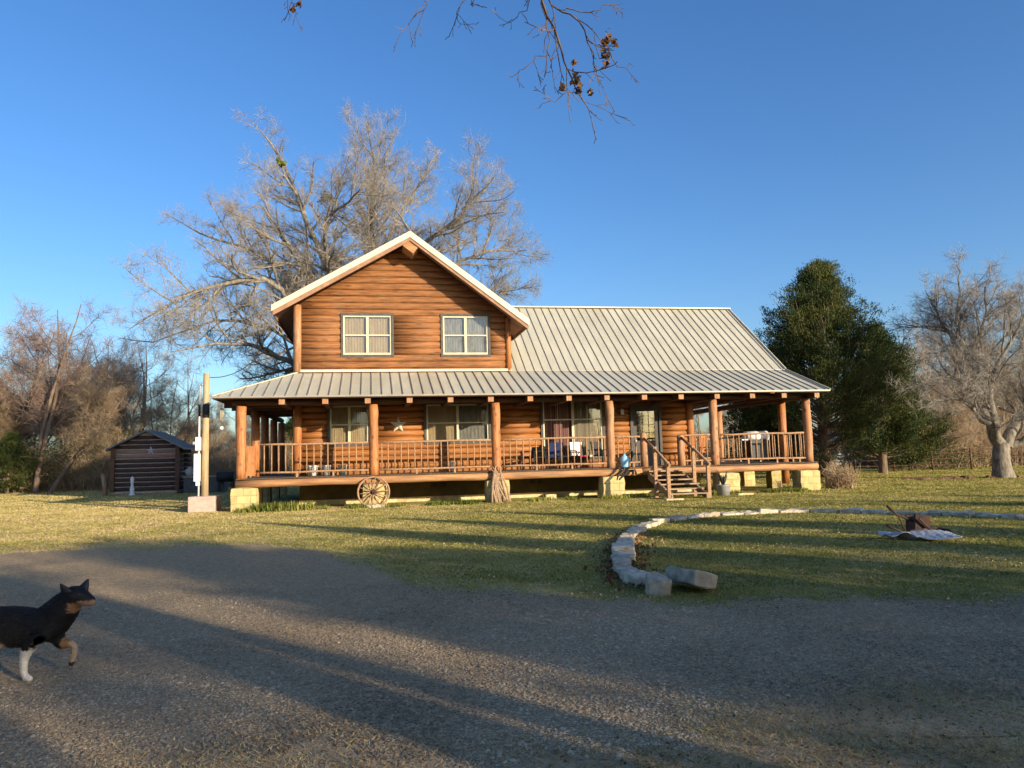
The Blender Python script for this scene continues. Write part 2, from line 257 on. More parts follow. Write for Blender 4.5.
# ---------------------------------------------------------------- mesh helpers
def tag(o, label=None, cat=None, group=None, kind=None):
    if label: o['label'] = label
    if cat: o['category'] = cat
    if group: o['group'] = group
    if kind: o['kind'] = kind
    return o
def link(name, me, parent=None, mat=None):
    o = bpy.data.objects.new(name, me); COL.objects.link(o)
    if mat is not None and me is not None and not me.materials: me.materials.append(mat)
    if parent: o.parent = parent
    return o
def empty(name, loc=(0, 0, 0), rz=0, label=None, cat=None, group=None):
    o = bpy.data.objects.new(name, None); COL.objects.link(o); o.location = loc; o.rotation_euler = (0, 0, rz)
    o.empty_display_size = 0.3
    return tag(o, label, cat, group)
def copy_tree(o, parent=None):
    c = o.copy(); COL.objects.link(c); c.parent = parent
    for ch in o.children: copy_tree(ch, c)
    return c
class MB:
    def __init__(s): s.v = []; s.f = []
    def add(s, vs, fs):
        n = len(s.v); s.v += [tuple(p) for p in vs]; s.f += [tuple(i + n for i in f) for f in fs]
    def box(s, lo, hi, T=None):
        x0, y0, z0 = lo; x1, y1, z1 = hi
        vs = [(x0, y0, z0), (x1, y0, z0), (x1, y1, z0), (x0, y1, z0), (x0, y0, z1), (x1, y0, z1), (x1, y1, z1), (x0, y1, z1)]
        if T: vs = [T(Vector(p)) for p in vs]
        s.add(vs, [(0, 3, 2, 1), (4, 5, 6, 7), (0, 1, 5, 4), (1, 2, 6, 5), (2, 3, 7, 6), (3, 0, 4, 7)]); return s
    def bar(s, a, b, w, h, up=(0, 0, 1)):
        """box of section w x h from a to b"""
        a = Vector(a); b = Vector(b); d = (b - a).normalized(); upv = Vector(up)
        if abs(d.dot(upv)) > 0.99: upv = Vector((0, 1, 0))
        x = d.cross(upv).normalized(); y = x.cross(d)
        vs = [p + x * (i * w / 2) + y * (j * h / 2) for p in (a, b) for i, j in ((-1, -1), (1, -1), (1, 1), (-1, 1))]
        s.add(vs, [(0, 1, 2, 3), (7, 6, 5, 4), (0, 4, 5, 1), (1, 5, 6, 2), (2, 6, 7, 3), (3, 7, 4, 0)]); return s
    def tube(s, pts, rs, n=8, caps=True, wob=0.0):
        pts = [Vector(p) for p in pts]
        if not hasattr(rs, '__len__'): rs = [rs] * len(pts)
        t = (pts[1] - pts[0]).normalized(); ref = Vector((0, 0, 1)) if abs(t.z) < 0.9 else Vector((1, 0, 0))
        x = t.cross(ref).normalized(); vs = []
        for i, p in enumerate(pts):
            t = (pts[min(i + 1, len(pts) - 1)] - pts[max(i - 1, 0)]).normalized()
            x = (x - t * x.dot(t)).normalized(); y = t.cross(x)
            for k in range(n):
                a = 2 * math.pi * k / n; r = rs[i] * (1 + (rnd.uniform(-wob, wob) if wob else 0))
                vs.append(p + x * (math.cos(a) * r) + y * (math.sin(a) * r))
        fs = []
        for i in range(len(pts) - 1):
            for k in range(n):
                a = i * n + k; b = i * n + (k + 1) % n
                fs.append((a, b, b + n, a + n))
        if caps:
            fs.append(tuple(range(n))[::-1]); fs.append(tuple(range((len(pts) - 1) * n, len(pts) * n)))
        s.add(vs, fs); return s
    def prism(s, poly, t):
        """polygon (list of 3D pts) extruded by vector t"""
        n = len(poly); t = Vector(t); a = [Vector(p) for p in poly]; vs = a + [p + t for p in a]
        s.add(vs, [tuple(range(n)), tuple(range(2 * n - 1, n - 1, -1))] + [(i, i + n, (i + 1) % n + n, (i + 1) % n) for i in range(n)]); return s
    def lathe(s, prof, c=(0, 0, 0), n=16):
        vs = []
        for r, z in prof:
            for k in range(n):
                a = 2 * math.pi * k / n; vs.append((c[0] + r * math.cos(a), c[1] + r * math.sin(a), c[2] + z))
        fs = [(i * n + k, i * n + (k + 1) % n, (i + 1) * n + (k + 1) % n, (i + 1) * n + k) for i in range(len(prof) - 1) for k in range(n)]
        s.add(vs, fs); return s
    def build(s, name, mat, parent=None, smooth=False, bevel=0):
        me = bpy.data.meshes.new(name); me.from_pydata([tuple(p) for p in s.v], [], s.f); me.update()
        import bmesh
        bm = bmesh.new(); bm.from_mesh(me); bmesh.ops.recalc_face_normals(bm, faces=bm.faces); bm.to_mesh(me); bm.free()
        o = link(name, me, parent, mat)
        if smooth:
            for p in me.polygons: p.use_smooth = len(p.vertices) <= 4
        if bevel:
            md = o.modifiers.new('bevel', 'BEVEL'); md.width = bevel; md.segments = 1; md.limit_method = 'ANGLE'
        return o
def np_mesh(name, V, Fs, mat, parent=None, smooth=False):
    me = bpy.data.meshes.new(name); V = np.asarray(V, np.float32)
    me.vertices.add(len(V)); me.vertices.foreach_set('co', V.ravel())
    Fs = [np.asarray(F, np.int32) for F in Fs if len(F)]
    loops = np.concatenate([F.ravel() for F in Fs]); cnt = np.concatenate([np.full(len(F), F.shape[1], np.int32) for F in Fs])
    st = np.concatenate([[0], np.cumsum(cnt)[:-1]]).astype(np.int32)
    me.loops.add(len(loops)); me.loops.foreach_set('vertex_index', loops)
    me.polygons.add(len(cnt)); me.polygons.foreach_set('loop_start', st); me.polygons.foreach_set('loop_total', cnt)
    me.update(calc_edges=True)
    if smooth: me.polygons.foreach_set('use_smooth', np.ones(len(cnt), bool))
    return link(name, me, parent, mat)
def rough_block(mb, c, size, rz=0, jit=0.03, tilt=(0, 0)):
    """a roughly hewn stone: subdivided box with jittered vertices"""
    nx, ny, nz = [max(1, int(round(s / 0.14))) for s in size]
    nx, ny, nz = min(nx, 5), min(ny, 5), min(nz, 4)
    Rm = Matrix.Rotation(rz, 3, 'Z') @ Matrix.Rotation(tilt[0], 3, 'X') @ Matrix.Rotation(tilt[1], 3, 'Y')
    idx = {}; vs = []
    def vid(i, j, k):
        key = (i, j, k)
        if key not in idx:
            p = Vector(((i / nx - 0.5) * size[0], (j / ny - 0.5) * size[1], (k / nz - 0.5) * size[2]))
            e = sum((i in (0, nx), j in (0, ny), k in (0, nz)))
            if e >= 2: p *= 1 - 0.045 * (e - 1)
            p += Vector((rnd.uniform(-jit, jit), rnd.uniform(-jit, jit), rnd.uniform(-jit, jit)))
            idx[key] = len(vs); vs.append(Vector(c) + Rm @ p)
        return idx[key]
    fs = []
    for i in range(nx):
        for j in range(ny):
            for k in (0, nz): fs.append((vid(i, j, k), vid(i + 1, j, k), vid(i + 1, j + 1, k), vid(i, j + 1, k)))
    for i in range(nx):
        for k in range(nz):
            for j in (0, ny): fs.append((vid(i, j, k), vid(i + 1, j, k), vid(i + 1, j, k + 1), vid(i, j, k + 1)))
    for j in range(ny):
        for k in range(nz):
            for i in (0, nx): fs.append((vid(i, j, k), vid(i, j + 1, k), vid(i, j + 1, k + 1), vid(i, j, k + 1)))
    mb.add(vs, fs)

# ---------------------------------------------------------------- ground and driveway
FAR = [(-40, 15.5), (-14, 14.8), (-8.7, 14.2), (-6, 14.3), (-4.4, 14.3), (-3.4, 13.2), (-2.3, 11.2), (-1.4, 9.6), (-0.3, 8.6), (1.0, 8.0), (2.4, 7.7), (4.7, 7.55), (8, 7.4), (14, 7.0), (40, 6)]
NEAR = [(-40, 1.0), (-12, 2.0), (-5, 3.4), (-2.7, 3.75), (-1.6, 4.1), (0, 4.1), (0.9, 4.35), (2, 4.9), (3.2, 5.0), (5, 4.9), (9, 4.5), (40, 2)]
def interp(T, x):
    a = np.array(T); return np.interp(x, a[:, 0], a[:, 1])
def road_sd(x, y):
    x = np.asarray(x); y = np.asarray(y)
    return np.minimum(interp(FAR, x) - y, y - interp(NEAR, x)) + 0.14 * np.sin(x * 2.3 + 1) + 0.09 * np.sin(x * 5.1 + y) + 0.07 * np.sin(x * 11.7 + y * 4) + .05 * np.sin(x * 23 - y * 9)
mb = MB(); mb.add([(-1500, -300, 0), (1500, -300, 0), (1500, 2500, 0), (-1500, 2500, 0)], [(0, 1, 2, 3)])
go = mb.build('ground', M['ground']); tag(go, kind='structure')
xs = np.concatenate([np.linspace(-40, -12, 30)[:-1], np.linspace(-12, 12, 161), np.linspace(12, 40, 30)[1:]]); ys = np.linspace(0.0, 16.6, 130)
X, Y = np.meshgrid(xs, ys, indexing='ij'); sd = road_sd(X, Y)
V = np.stack([X, Y, np.full_like(X, 0.004)], -1).reshape(-1, 3); nx_, ny_ = X.shape
I = np.arange(nx_ * ny_).reshape(nx_, ny_)
Q = np.stack([I[:-1, :-1], I[1:, :-1], I[1:, 1:], I[:-1, 1:]], -1).reshape(-1, 4)
sdv = sd.reshape(-1); keep = (sdv[Q] > -0.75).any(1); Q = Q[keep]
used = np.unique(Q); remap = -np.ones(len(V), int); remap[used] = np.arange(len(used))
ro = np_mesh('driveway', V[used], [remap[Q]], M['ground']); tag(ro, kind='structure')
at = ro.data.attributes.new('road', 'FLOAT', 'POINT')
# 0 at 0.6 m outside, 1 well inside
at.data.foreach_set('value', np.clip((sdv[used] + 0.6) / 1.2, 0, 1).astype(np.float32))

# ---------------------------------------------------------------- log house
HA = R(10.4); HP = Vector((-8.68, 24.76, 0))
US = Vector((math.cos(HA), math.sin(HA), 0)); VS = Vector((-math.sin(HA), math.cos(HA), 0))
def HW(u, v, z): return HP + US * u + VS * v + Vector((0, 0, z))
house = empty('log_house', HP, HA, 'two storey orange log house with tan metal roof and wraparound porch', 'house')
WV = 2.2; WL = 1.5; WR = 16.15; BV = 11.4; FZ = 1.0
EZ = 3.62; BZ = 4.68           # porch roof eave and break heights
UE0, UE1, VE = -0.85, 20.35, -0.75
def logwall(mb, T, s0, s1, z0, z1, pitch, bulge, openings=(), lim=None, thick=0.15, wav=0.012, nprof=6, bow=0.0):
    """courses of half-round logs; T maps (along, out, up)"""
    n = int(round((z1 - z0) / pitch)); ph = (z1 - z0) / n
    for r in range(n):
        a = z0 + r * ph; b = a + ph; zc = (a + b) / 2
        segs = [(s0, s1)]
        for (o0, o1, p0, p1) in openings:
            if p0 < zc < p1:
                new = []
                for (x0, x1) in segs:
                    if o1 <= x0 or o0 >= x1: new.append((x0, x1)); continue
                    if o0 > x0: new.append((x0, o0))
                    if o1 < x1: new.append((o1, x1))
                segs = new
        g = bulge * rnd.uniform(0.85, 1.12)
        for (x0, x1) in segs:
            k = max(1, int((x1 - x0) / 1.1)); prof = []
            for i in range(nprof + 1):
                an = -math.pi / 2 + math.pi * i / nprof
                prof.append((g * math.cos(an) ** 0.8 if abs(math.cos(an)) > 1e-6 else 0.0, zc + ph / 2 * math.sin(an)))
            prof.append((-thick, b)); prof.append((-thick, a))
            m_ = len(prof); vs = []; offs = [rnd.uniform(-wav, wav) for _ in range(k + 1)]
            for j in range(k + 1):
                for (d, z) in prof:
                    e0, e1 = x0, x1
                    if lim:
                        l0, l1 = lim(z); e0 = max(x0, l0); e1 = min(x1, l1)
                        if e1 < e0: e0 = e1 = (l0 + l1) / 2
                    s_ = e0 + (e1 - e0) * j / k
                    vs.append(T(s_, d + (offs[j] if d > 0.001 else 0), z))
            fs = [(j * m_ + i, (j + 1) * m_ + i, (j + 1) * m_ + (i + 1) % m_, j * m_ + (i + 1) % m_) for j in range(k) for i in range(m_)]
            fs += [tuple(range(m_)), tuple(range(k * m_, (k + 1) * m_))[::-1]]
            mb.add(vs, fs)
Tf = lambda s, d, z: (s, WV - d, z)
OPEN1 = [(2.60, 3.95, 2.14, 3.40), (6.02, 8.30, 2.14, 3.40), (10.35, 12.65, 1.46, 3.62), (13.85, 14.90, 0.9, 3.17)]
wz = 0.98 + 0.2275 * np.arange(17)
def snap(z, z0, p): return z0 + round((z - z0) / p) * p
P1 = 0.2275
OPEN1 = [(a, b, snap(c, 0.98, P1), snap(d, 0.98, P1)) for a, b, c, d in OPEN1]
mb = MB(); logwall(mb, Tf, WL, WR, 0.98, 0.98 + P1 * 16, P1, 0.085, OPEN1); mb.build('log_wall', M['log'], house, True)
Tl = lambda s, d, z: (WL - d + 0.0, s, z); Tr = lambda s, d, z: (WR + d, s, z); Tb = lambda s, d, z: (s, BV + d, z)
mb = MB(); logwall(mb, Tl, WV + 0.16, BV, 0.98, 0.98 + P1 * 16, P1, 0.085); mb.build('log_wall', M['log'], house, True)
mb = MB(); logwall(mb, Tr, WV + 0.16, BV, 0.98, 0.98 + P1 * 16, P1, 0.085); mb.build('log_wall', M['log'], house, True)
mb = MB(); logwall(mb, Tb, WL, WR, 0.98, 0.98 + P1 * 16, P1, 0.085); mb.build('log_wall', M['log'], house, True)
# corner posts of the ground floor
for (u, v) in ((WL - 0.02, WV - 0.03), (WR + 0.03, WV - 0.03)):
    MB().tube([(u, v, 1.04), (u, v, 4.4)], 0.155, 14).build('corner_post', M['post'], house, True)
# foundation wall with vents
mb = MB(); mb.box((WL + 0.05, WV + 0.02, -0.1), (WR - 0.05, WV + 0.2, 0.975)); fw = mb.build('foundation_wall', M['shadewall'], house)
MB().box((WL + 0.03, WV - 0.03, -0.1), (WR - 0.03, WV + 0.018, 0.17)).build('sunlit_strip', M['stone'], house)  # pale strip painted as the sunlit band along the wall foot
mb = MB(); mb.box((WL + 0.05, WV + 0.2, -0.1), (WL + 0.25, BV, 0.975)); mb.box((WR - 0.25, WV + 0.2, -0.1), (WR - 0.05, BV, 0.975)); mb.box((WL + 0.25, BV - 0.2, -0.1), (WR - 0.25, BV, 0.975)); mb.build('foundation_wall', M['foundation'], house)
for u in (6.15, 6.5, 9.8, 10.1): MB().box((u, WV - 0.01, 0.5), (u + 0.2, WV + 0.03, 0.65)).build('vent', M['black'], house)
mb = MB(); mb.box((WL + 0.1, WV + 0.16, 0.98), (WR - 0.1, BV - 0.1, 1.02)); mb.box((WL + 0.1, WV + 0.16, 4.55), (WR - 0.1, BV - 0.1, 4.6)); mb.build('floor', M['darkwood'], house)
# upper gable wall
AP = (5.48, 9.62); EL = (0.70, 6.88); ER = (9.74, 6.44)      # front plane of the gable roof surface (u, z)
sL = (AP[1] - EL[1]) / (AP[0] - EL[0]); sR = (AP[1] - ER[1]) / (ER[0] - AP[0])
GL, GR = 1.5, 9.1
def glim(z, off=0.16):
    zz = z + off
    a = GL if zz < AP[1] - sL * (AP[0] - GL) else AP[0] - (AP[1] - zz) / sL
    b = GR if zz < AP[1] - sR * (GR - AP[0]) else AP[0] + (AP[1] - zz) / sR
    return (min(a, AP[0]), max(b, AP[0]))
P2 = 0.24; NZ = 21; Z2 = 4.60
OPEN2 = [(3.08, 4.80, 5.40, 6.80), (6.68, 8.36, 5.33, 6.74)]
OPEN2 = [(a, b, snap(c, Z2, P2), snap(d, Z2, P2)) for a, b, c, d in OPEN2]
mb = MB(); logwall(mb, Tf, GL, GR, Z2, Z2 + P2 * NZ, P2, 0.058, OPEN2, glim, wav=0.014); mb.build('gable_wall', M['siding'], house, True)
mb = MB(); logwall(mb, lambda s, d, z: (GL - d, s, z), WV + 0.16, BV, Z2, Z2 + P2 * 10, P2, 0.058); mb.build('gable_wall', M['siding'], house, True)
mb = MB(); logwall(mb, lambda s, d, z: (GR + d, s, z), WV + 0.16, BV, Z2, Z2 + P2 * 9, P2, 0.058); mb.build('gable_wall', M['siding'], house, True)
mb = MB(); logwall(mb, Tb, GL, GR, Z2, Z2 + P2 * NZ, P2, 0.058, (), glim); mb.build('gable_wall', M['siding'], house, True)
MB().tube([(GL - 0.02, WV - 0.06, BZ + 0.03), (GL - 0.02, WV - 0.06, AP[1] - sL * (AP[0] - GL) - 0.22)], 0.14, 14, wob=0.02).build('corner_post', M['oldpost'], house, True)
MB().tube([(GR + 0.02, WV - 0.05, BZ + 0.03), (GR + 0.02, WV - 0.05, AP[1] - sR * (GR - AP[0]) - 0.24)], 0.10, 14, wob=0.02).build('corner_post', M['post'], house, True)
MB().box((GL - 0.12, WV - 0.13, BZ + 0.015), (GR + 0.1, WV - 0.085, BZ + 0.10)).build('flashing', M['cream'], house)

# roofs ----------------------------------------------------------
def sheet(mb, poly, t=0.05): mb.prism([Vector(p) for p in poly], (0, 0, -t))
kf = (BZ - EZ) / (WV - VE)                  # porch roof slope
def fz(v): return EZ + (v - VE) * kf
pr = MB(); sheet(pr, [(UE0, VE, EZ), (UE1, VE, EZ), (UE1, WV, BZ), (WL, WV, BZ)])
porch_roof = pr.build('porch_roof', M['roof'], house)
sm_ = MB(); u = UE0 + 0.22
while u < UE1 + 0.02:
    vm = WV if u >= WL else VE + (u - UE0) / (WL - UE0) * (WV - VE)
    if vm - VE > 0.06: sm_.bar((u, VE, EZ + 0.012), (u, vm, fz(vm) + 0.012), 0.024, 0.045)
    u += 0.336
sm_.build('seam', M['seam'], porch_roof)
mb = MB(); mb.box((UE0, VE - 0.02, EZ - 0.05), (UE1, VE - 0.002, EZ - 0.004)); mb.build('drip_edge', M['seam'], porch_roof)
mb = MB(); sheet(mb, [(UE0 + .03, VE + .03, EZ - 0.056), (UE1 - .03, VE + .03, EZ - 0.056), (UE1 - .03, WV, BZ - 0.066), (WL, WV, BZ - 0.066)], .02); mb.build('added_dark_ceiling', M['shadewood'], house)  # dark layer added under the roof sheet to stop bounced light
mb = MB(); mb.bar((UE0 - 0.01, VE, EZ + 0.02), (WL, WV, BZ + 0.03), 0.12, 0.03); mb.build('hip_cap', M['cream'], porch_roof)
mb = MB(); mb.bar((UE1 + 0.01, VE, EZ + 0.0), (UE1 + 0.01, WV, BZ), 0.03, 0.10); mb.build('rake_trim', M['roof'], porch_roof)
# left side porch roof
lp = MB(); sheet(lp, [(UE0, VE, EZ - 0.001), (WL, WV, BZ - 0.001), (WL, BV, BZ - 0.001), (UE0, BV, EZ - 0.001)]); lpo = lp.build('porch_roof', M['roof'], house)
mb = MB(); sheet(mb, [(UE0 + .03, VE + .03, EZ - 0.057), (WL, WV, BZ - 0.067), (WL, BV, BZ - 0.067), (UE0 + .03, BV, EZ - 0.057)], .02); mb.build('added_dark_ceiling', M['shadewood'], house)
sm_ = MB(); v = VE + 0.5
while v < BV:
    um = WL if v >= WV else UE0 + (v - VE) / (WV - VE) * (WL - UE0)
    sm_.bar((UE0, v, EZ + 0.012), (um, v, EZ + (um - UE0) / (WL - UE0) * (BZ - EZ) + 0.012), 0.024, 0.045); v += 0.336
sm_.build('seam', M['seam'], lpo)
# main roof
RV, RZ = 6.8, 8.02; MU0 = 7.7
km = (RZ - BZ) / (RV - WV)
mr_ = MB(); sheet(mr_, [(GR + 0.05, WV, BZ + 0.004), (UE1, WV, BZ + 0.004), (UE1, RV, RZ), (MU0, RV, RZ), (MU0, WV + 1.75 / km + 0.6, BZ + 1.75 + 0.6 * km), (GR + 0.05, WV + 1.75 / km + 0.2, BZ + 1.75 + 0.2 * km)]); main_roof = mr_.build('main_roof', M['roof'], house)
mb = MB(); sheet(mb, [(MU0, RV, RZ - 0.001), (UE1, RV, RZ - 0.001), (UE1, BV + 0.4, RZ - km * (BV + 0.4 - RV)), (MU0, BV + 0.4, RZ - km * (BV + 0.4 - RV))]); mb.build('main_roof', M['roof'], house)
sm_ = MB(); u = UE0 + 0.22
while u < UE1 + 0.02:
    if u > GR + 0.08: sm_.bar((u, WV + 0.01, BZ + 0.016), (u, RV, RZ + 0.012), 0.024, 0.045)
    elif u > MU0 + 0.2: sm_.bar((u, WV + 1.75 / km + 0.6, BZ + 1.76 + 0.6 * km), (u, RV, RZ + 0.012), 0.024, 0.045)
    u += 0.336
sm_.build('seam', M['seam'], main_roof)
mb = MB(); mb.bar((MU0, RV, RZ + 0.03), (UE1 + 0.02, RV, RZ + 0.03), 0.3, 0.05); mb.bar((UE1 + 0.015, WV, BZ + 0.0), (UE1 + 0.015, RV, RZ - 0.02), 0.03, 0.16); mb.build('ridge_cap', M['cream'], main_roof)
MB().box((GR + 0.1, WV - 0.04, BZ + 0.0), (UE1, WV + 0.0, BZ + 0.02)).build('flashing', M['seam'], main_roof)
# unseen gable end wall added above the open porch to keep sun out
mb = MB(); logwall(mb, lambda s, d, z: (19.72 + d, s, z), WV - 0.1, BV, 3.62, 3.62 + 0.24 * 18, 0.24, 0.06, (), lambda z: (max(WV - 0.1, WV + (z + 0.15 - BZ) / km), min(BV, 2 * RV - WV - (z + 0.15 - BZ) / km)), nprof=4); mb.build('gable_wall', M['siding'], house, True)
# gable roof over the upper storey
OG = 1.0; gv0, gv1 = WV - OG, BV + 0.8
g1 = MB(); sheet(g1, [(EL[0], gv0, EL[1]), (AP[0], gv0, AP[1]), (AP[0], gv1, AP[1]), (EL[0], gv1, EL[1])], 0.06)
g1.v; sheet(g1, [(AP[0] + 0.001, gv0, AP[1]), (ER[0], gv0, ER[1]), (ER[0], gv1, ER[1]), (AP[0] + 0.001, gv1, AP[1])], 0.06)
gable_roof = g1.build('gable_roof', M['roof'], house)
sm_ = MB(); v = gv0 + 0.3
while v < gv1:
    sm_.bar((EL[0], v, EL[1] + 0.012), (AP[0], v, AP[1] + 0.012), 0.024, 0.045); sm_.bar((AP[0], v, AP[1] + 0.012), (ER[0], v, ER[1] + 0.012), 0.024, 0.045); v += 0.336
sm_.build('seam', M['seam'], gable_roof)
# rake trim: cream metal edge and brown board beneath
def rake(mb, a, b, v0, v1, top, h):
    (ua, za), (ub, zb) = a, b
    mb.prism([(ua, v0, za + top), (ub, v0, zb + top), (ub, v0, zb + top - h), (ua, v0, za + top - h)], (0, v1 - v0, 0))
mb = MB(); rake(mb, EL, AP, gv0 - 0.025, gv0 - 0.003, 0.05, 0.22); rake(mb, (AP[0] + .002, AP[1]), ER, gv0 - 0.025, gv0 - 0.003, 0.05, 0.24); mb.build('rake_trim', M['cream'], gable_roof)
mb = MB(); rake(mb, (EL[0] + 0.04, EL[1]), AP, gv0 + 0.01, gv0 + 0.05, -0.07, 0.24); rake(mb, (AP[0] + .002, AP[1]), (ER[0] - .04, ER[1]), gv0 + 0.01, gv0 + 0.05, -0.07, 0.24); mb.build('rake_board', M['fasciawood'], gable_roof)
mb = MB()
mb.prism([(EL[0] + .03, gv0 + .055, EL[1] - .07), (AP[0], gv0 + .055, AP[1] - .07), (AP[0], gv0 + .055, AP[1] - .11), (EL[0] + .03, gv0 + .055, EL[1] - .11)], (0, gv1 - gv0 - .1, 0))
mb.prism([(AP[0] + .002, gv0 + .055, AP[1] - .07), (ER[0] - .03, gv0 + .055, ER[1] - .07), (ER[0] - .03, gv0 + .055, ER[1] - .11), (AP[0] + .002, gv0 + .055, AP[1] - .11)], (0, gv1 - gv0 - .1, 0)); mb.build('soffit', M['fasciawood'], gable_roof)
mb = MB(); rb = [(0, -0.18), (-0.24, -0.30), (-0.26, -0.48), (0.10, -0.76), (0.30, -0.50), (0.27, -0.33)]
mb.prism([(AP[0] + x, gv0 + 0.06, AP[1] + z) for x, z in rb], (0, OG + 0.3, 0)); mb.build('ridge_beam', M['beam'], house)
# eave boards along the sides of the gable roof
mb = MB(); mb.box((EL[0] + 0.0, gv0 + 0.06, EL[1] - 0.24), (EL[0] + 0.035, gv1, EL[1] - 0.06)); mb.build('eave_board', M['fasciawood'], gable_roof); mb = MB(); mb.box((ER[0] - 0.035, gv0 + 0.06, ER[1] - 0.24), (ER[0], gv1, ER[1] - 0.06)); mb.build('eave_board', M['fasciawood'], gable_roof)

# porch structure ------------------------------------------------
POSTU = [-0.07, 4.12, 8.22, 12.27, 16.15, 19.83]
PIERU = [0.05, 4.14, 8.22, 12.27, 16.55, 19.68]
for i, u in enumerate(POSTU):
    w = 0.155 if i < 3 else 0.15
    pts = [(u + rnd.uniform(-.012, .012), 0.0 + rnd.uniform(-.01, .01), 1.03 + k * (3.36 - 1.03) / 8) for k in range(9)]
    MB().tube(pts, [w * rnd.uniform(0.94, 1.05) for _ in pts], 16, wob=0.015).build('post', M['post' if i < 3 else 'oldpost'], house, True)
for (u, v, mt_) in ((19.83, 1.75, 'post'), (19.83, 7.3, 'oldpost'), (19.83, 11.2, 'oldpost'), (-0.07, 3.1, 'post'), (-0.07, 5.6, 'post'), (-0.07, 8.4, 'post'), (-0.07, 11.2, 'post')):
    MB().tube([(u, v, 0.2 if u > 10 else 1.03), (u, v, 2.2), (u, v, 3.36)], 0.15, 14, wob=0.02).build('post', M[mt_], house, True)
for i, u in enumerate(PIERU):
    mb = MB(); rough_block(mb, (u, 0.05, 0.33), (0.8, 0.62, 0.84), 0, 0.014); mb.build('pier', M['pierstone'], house)
for (u, v) in ((17.9, 2.3), (19.83, 2.6), (16.4, 2.7), (19.83, 7.3), (19.83, 4.9), (-0.07, 3.1), (-0.07, 5.6), (-0.07, 8.4), (-0.07, 11.2)):
    mb = MB(); rough_block(mb, (u, v, 0.33), (0.5, 0.5, 0.84), 0, 0.012); mb.build('pier', M['pierstone'], house)
def logbeam(name, a, b, r, mat, n=14, seg=14, wob=0.012):
    a = Vector(a); b = Vector(b); pts = [a.lerp(b, k / seg) + Vector((0, rnd.uniform(-wob, wob), rnd.uniform(-wob, wob))) for k in range(seg + 1)]
    return MB().tube(pts, [r * rnd.uniform(0.96, 1.05) for _ in pts], n).build(name, mat, house, True)
logbeam('floor_beam', (-0.22, -0.02, 0.875), (13.35, -0.02, 0.875), 0.13, M['beam'])
logbeam('floor_beam', (13.36, -0.02, 0.875), (20.1, -0.02, 0.875), 0.125, M['beam'])
logbeam('floor_beam', (-0.07, 0.12, 0.87), (-0.07, BV, 0.87), 0.12, M['beam'])
logbeam('floor_beam', (19.83, 0.12, 0.87), (19.83, BV, 0.87), 0.12, M['beam'])
logbeam('header_beam', (-0.35, 0.02, 3.475), (20.2, 0.02, 3.475), 0.105, M['shadewood'])
logbeam('header_beam', (-0.07, 0.13, 3.46), (-0.07, BV, 3.46), 0.11, M['shadewood'])
logbeam('header_beam', (19.83, 0.13, 3.46), (19.83, BV, 3.46), 0.115, M['shadewood'])
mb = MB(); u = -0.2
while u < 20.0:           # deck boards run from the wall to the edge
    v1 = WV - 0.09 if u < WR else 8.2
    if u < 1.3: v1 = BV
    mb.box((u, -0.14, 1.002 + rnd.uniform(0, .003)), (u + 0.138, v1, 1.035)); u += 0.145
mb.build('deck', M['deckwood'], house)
for k in range(1, 16):
    u = -0.09 + 1.345 * k - (0.18 if k == 15 else 0) - (0.12 if k == 14 else 0)
    MB().box((u - 0.09, -0.60, 3.36), (u + 0.09, WV - 0.1, 3.535)).build('joist', M['shadewood'], house)
    MB().box((u - 0.092, -0.625, 3.358), (u + 0.092, -0.602, 3.537)).build('lit_joist_end', M['oldpost'], house)  # lighter cap paints the end as sunlit against the shade-coloured joist
for v in (0.9, 2.3, 3.7, 5.1, 6.5):
    MB().box((-0.75, v - 0.08, 3.37), (WL - 0.1, v + 0.08, 3.53)).build('joist', M['shadewood'], house)
MB().tube([(20.2, 0, 3.47), (20.30, 0, 3.47)], 0.11, 14).build('beam_end', M['cream'], house, True)
# rafters under the porch roof
mb = MB(); u = 0.4
while u < 20.2:
    vm = WV if u >= WL else VE + (u - UE0) / (WL - UE0) * (WV - VE)
    mb.bar((u, VE + 0.16, fz(VE + .16) - 0.125), (u, vm, fz(vm) - 0.14), 0.045, 0.08); u += 0.61
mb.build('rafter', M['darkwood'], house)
# railings
def railing(a, b, z0=1.035, top=2.10, bot=1.20, step=0.222, first=0.12, mat='rail'):
    """a, b = (u, v) ends"""
    A = Vector((a[0], a[1], 0)); B = Vector((b[0], b[1], 0)); L = (B - A).length; d = (B - A) / L
    t = lambda z: Vector((0, 0, z))
    jj = [rnd.uniform(-.012, .012) for _ in range(7)]
    rl = MB().tube([A.lerp(B, k / 6) + t(top + jj[k]) for k in range(7)], 0.036, 8).build('railing', M[mat], house, True)
    MB().tube([A.lerp(B, k / 6) + t(bot + rnd.uniform(-.012, .012)) for k in range(7)], 0.033, 8).build('bottom_rail', M[mat], rl, True)
    s = first
    while s < L - 0.08:
        p = A + d * s
        MB().tube([p + t(bot - 0.03 + rnd.uniform(-.03, 0)), p + t((top + bot) / 2) + Vector((rnd.uniform(-.01, .01), 0, 0)), p + t(top)], [0.021, 0.024, 0.021], 6).build('baluster', M[mat], rl, True)
        s += step * rnd.uniform(0.93, 1.07)
    for q in (0.33, 0.66):
        MB().box((A.lerp(B, q).x - .03, A.lerp(B, q).y - .025, z0), (A.lerp(B, q).x + .03, A.lerp(B, q).y + .025, bot)).build('foot', M[mat], rl)
railing((0.52, 0), (4.0, 0)); railing((4.26, 0), (8.1, 0)); railing((8.36, 0), (12.15, 0)); railing((12.41, 0), (13.44, 0))
railing((14.86, 0), (16.02, 0)); railing((16.3, 0), (19.7, 0))
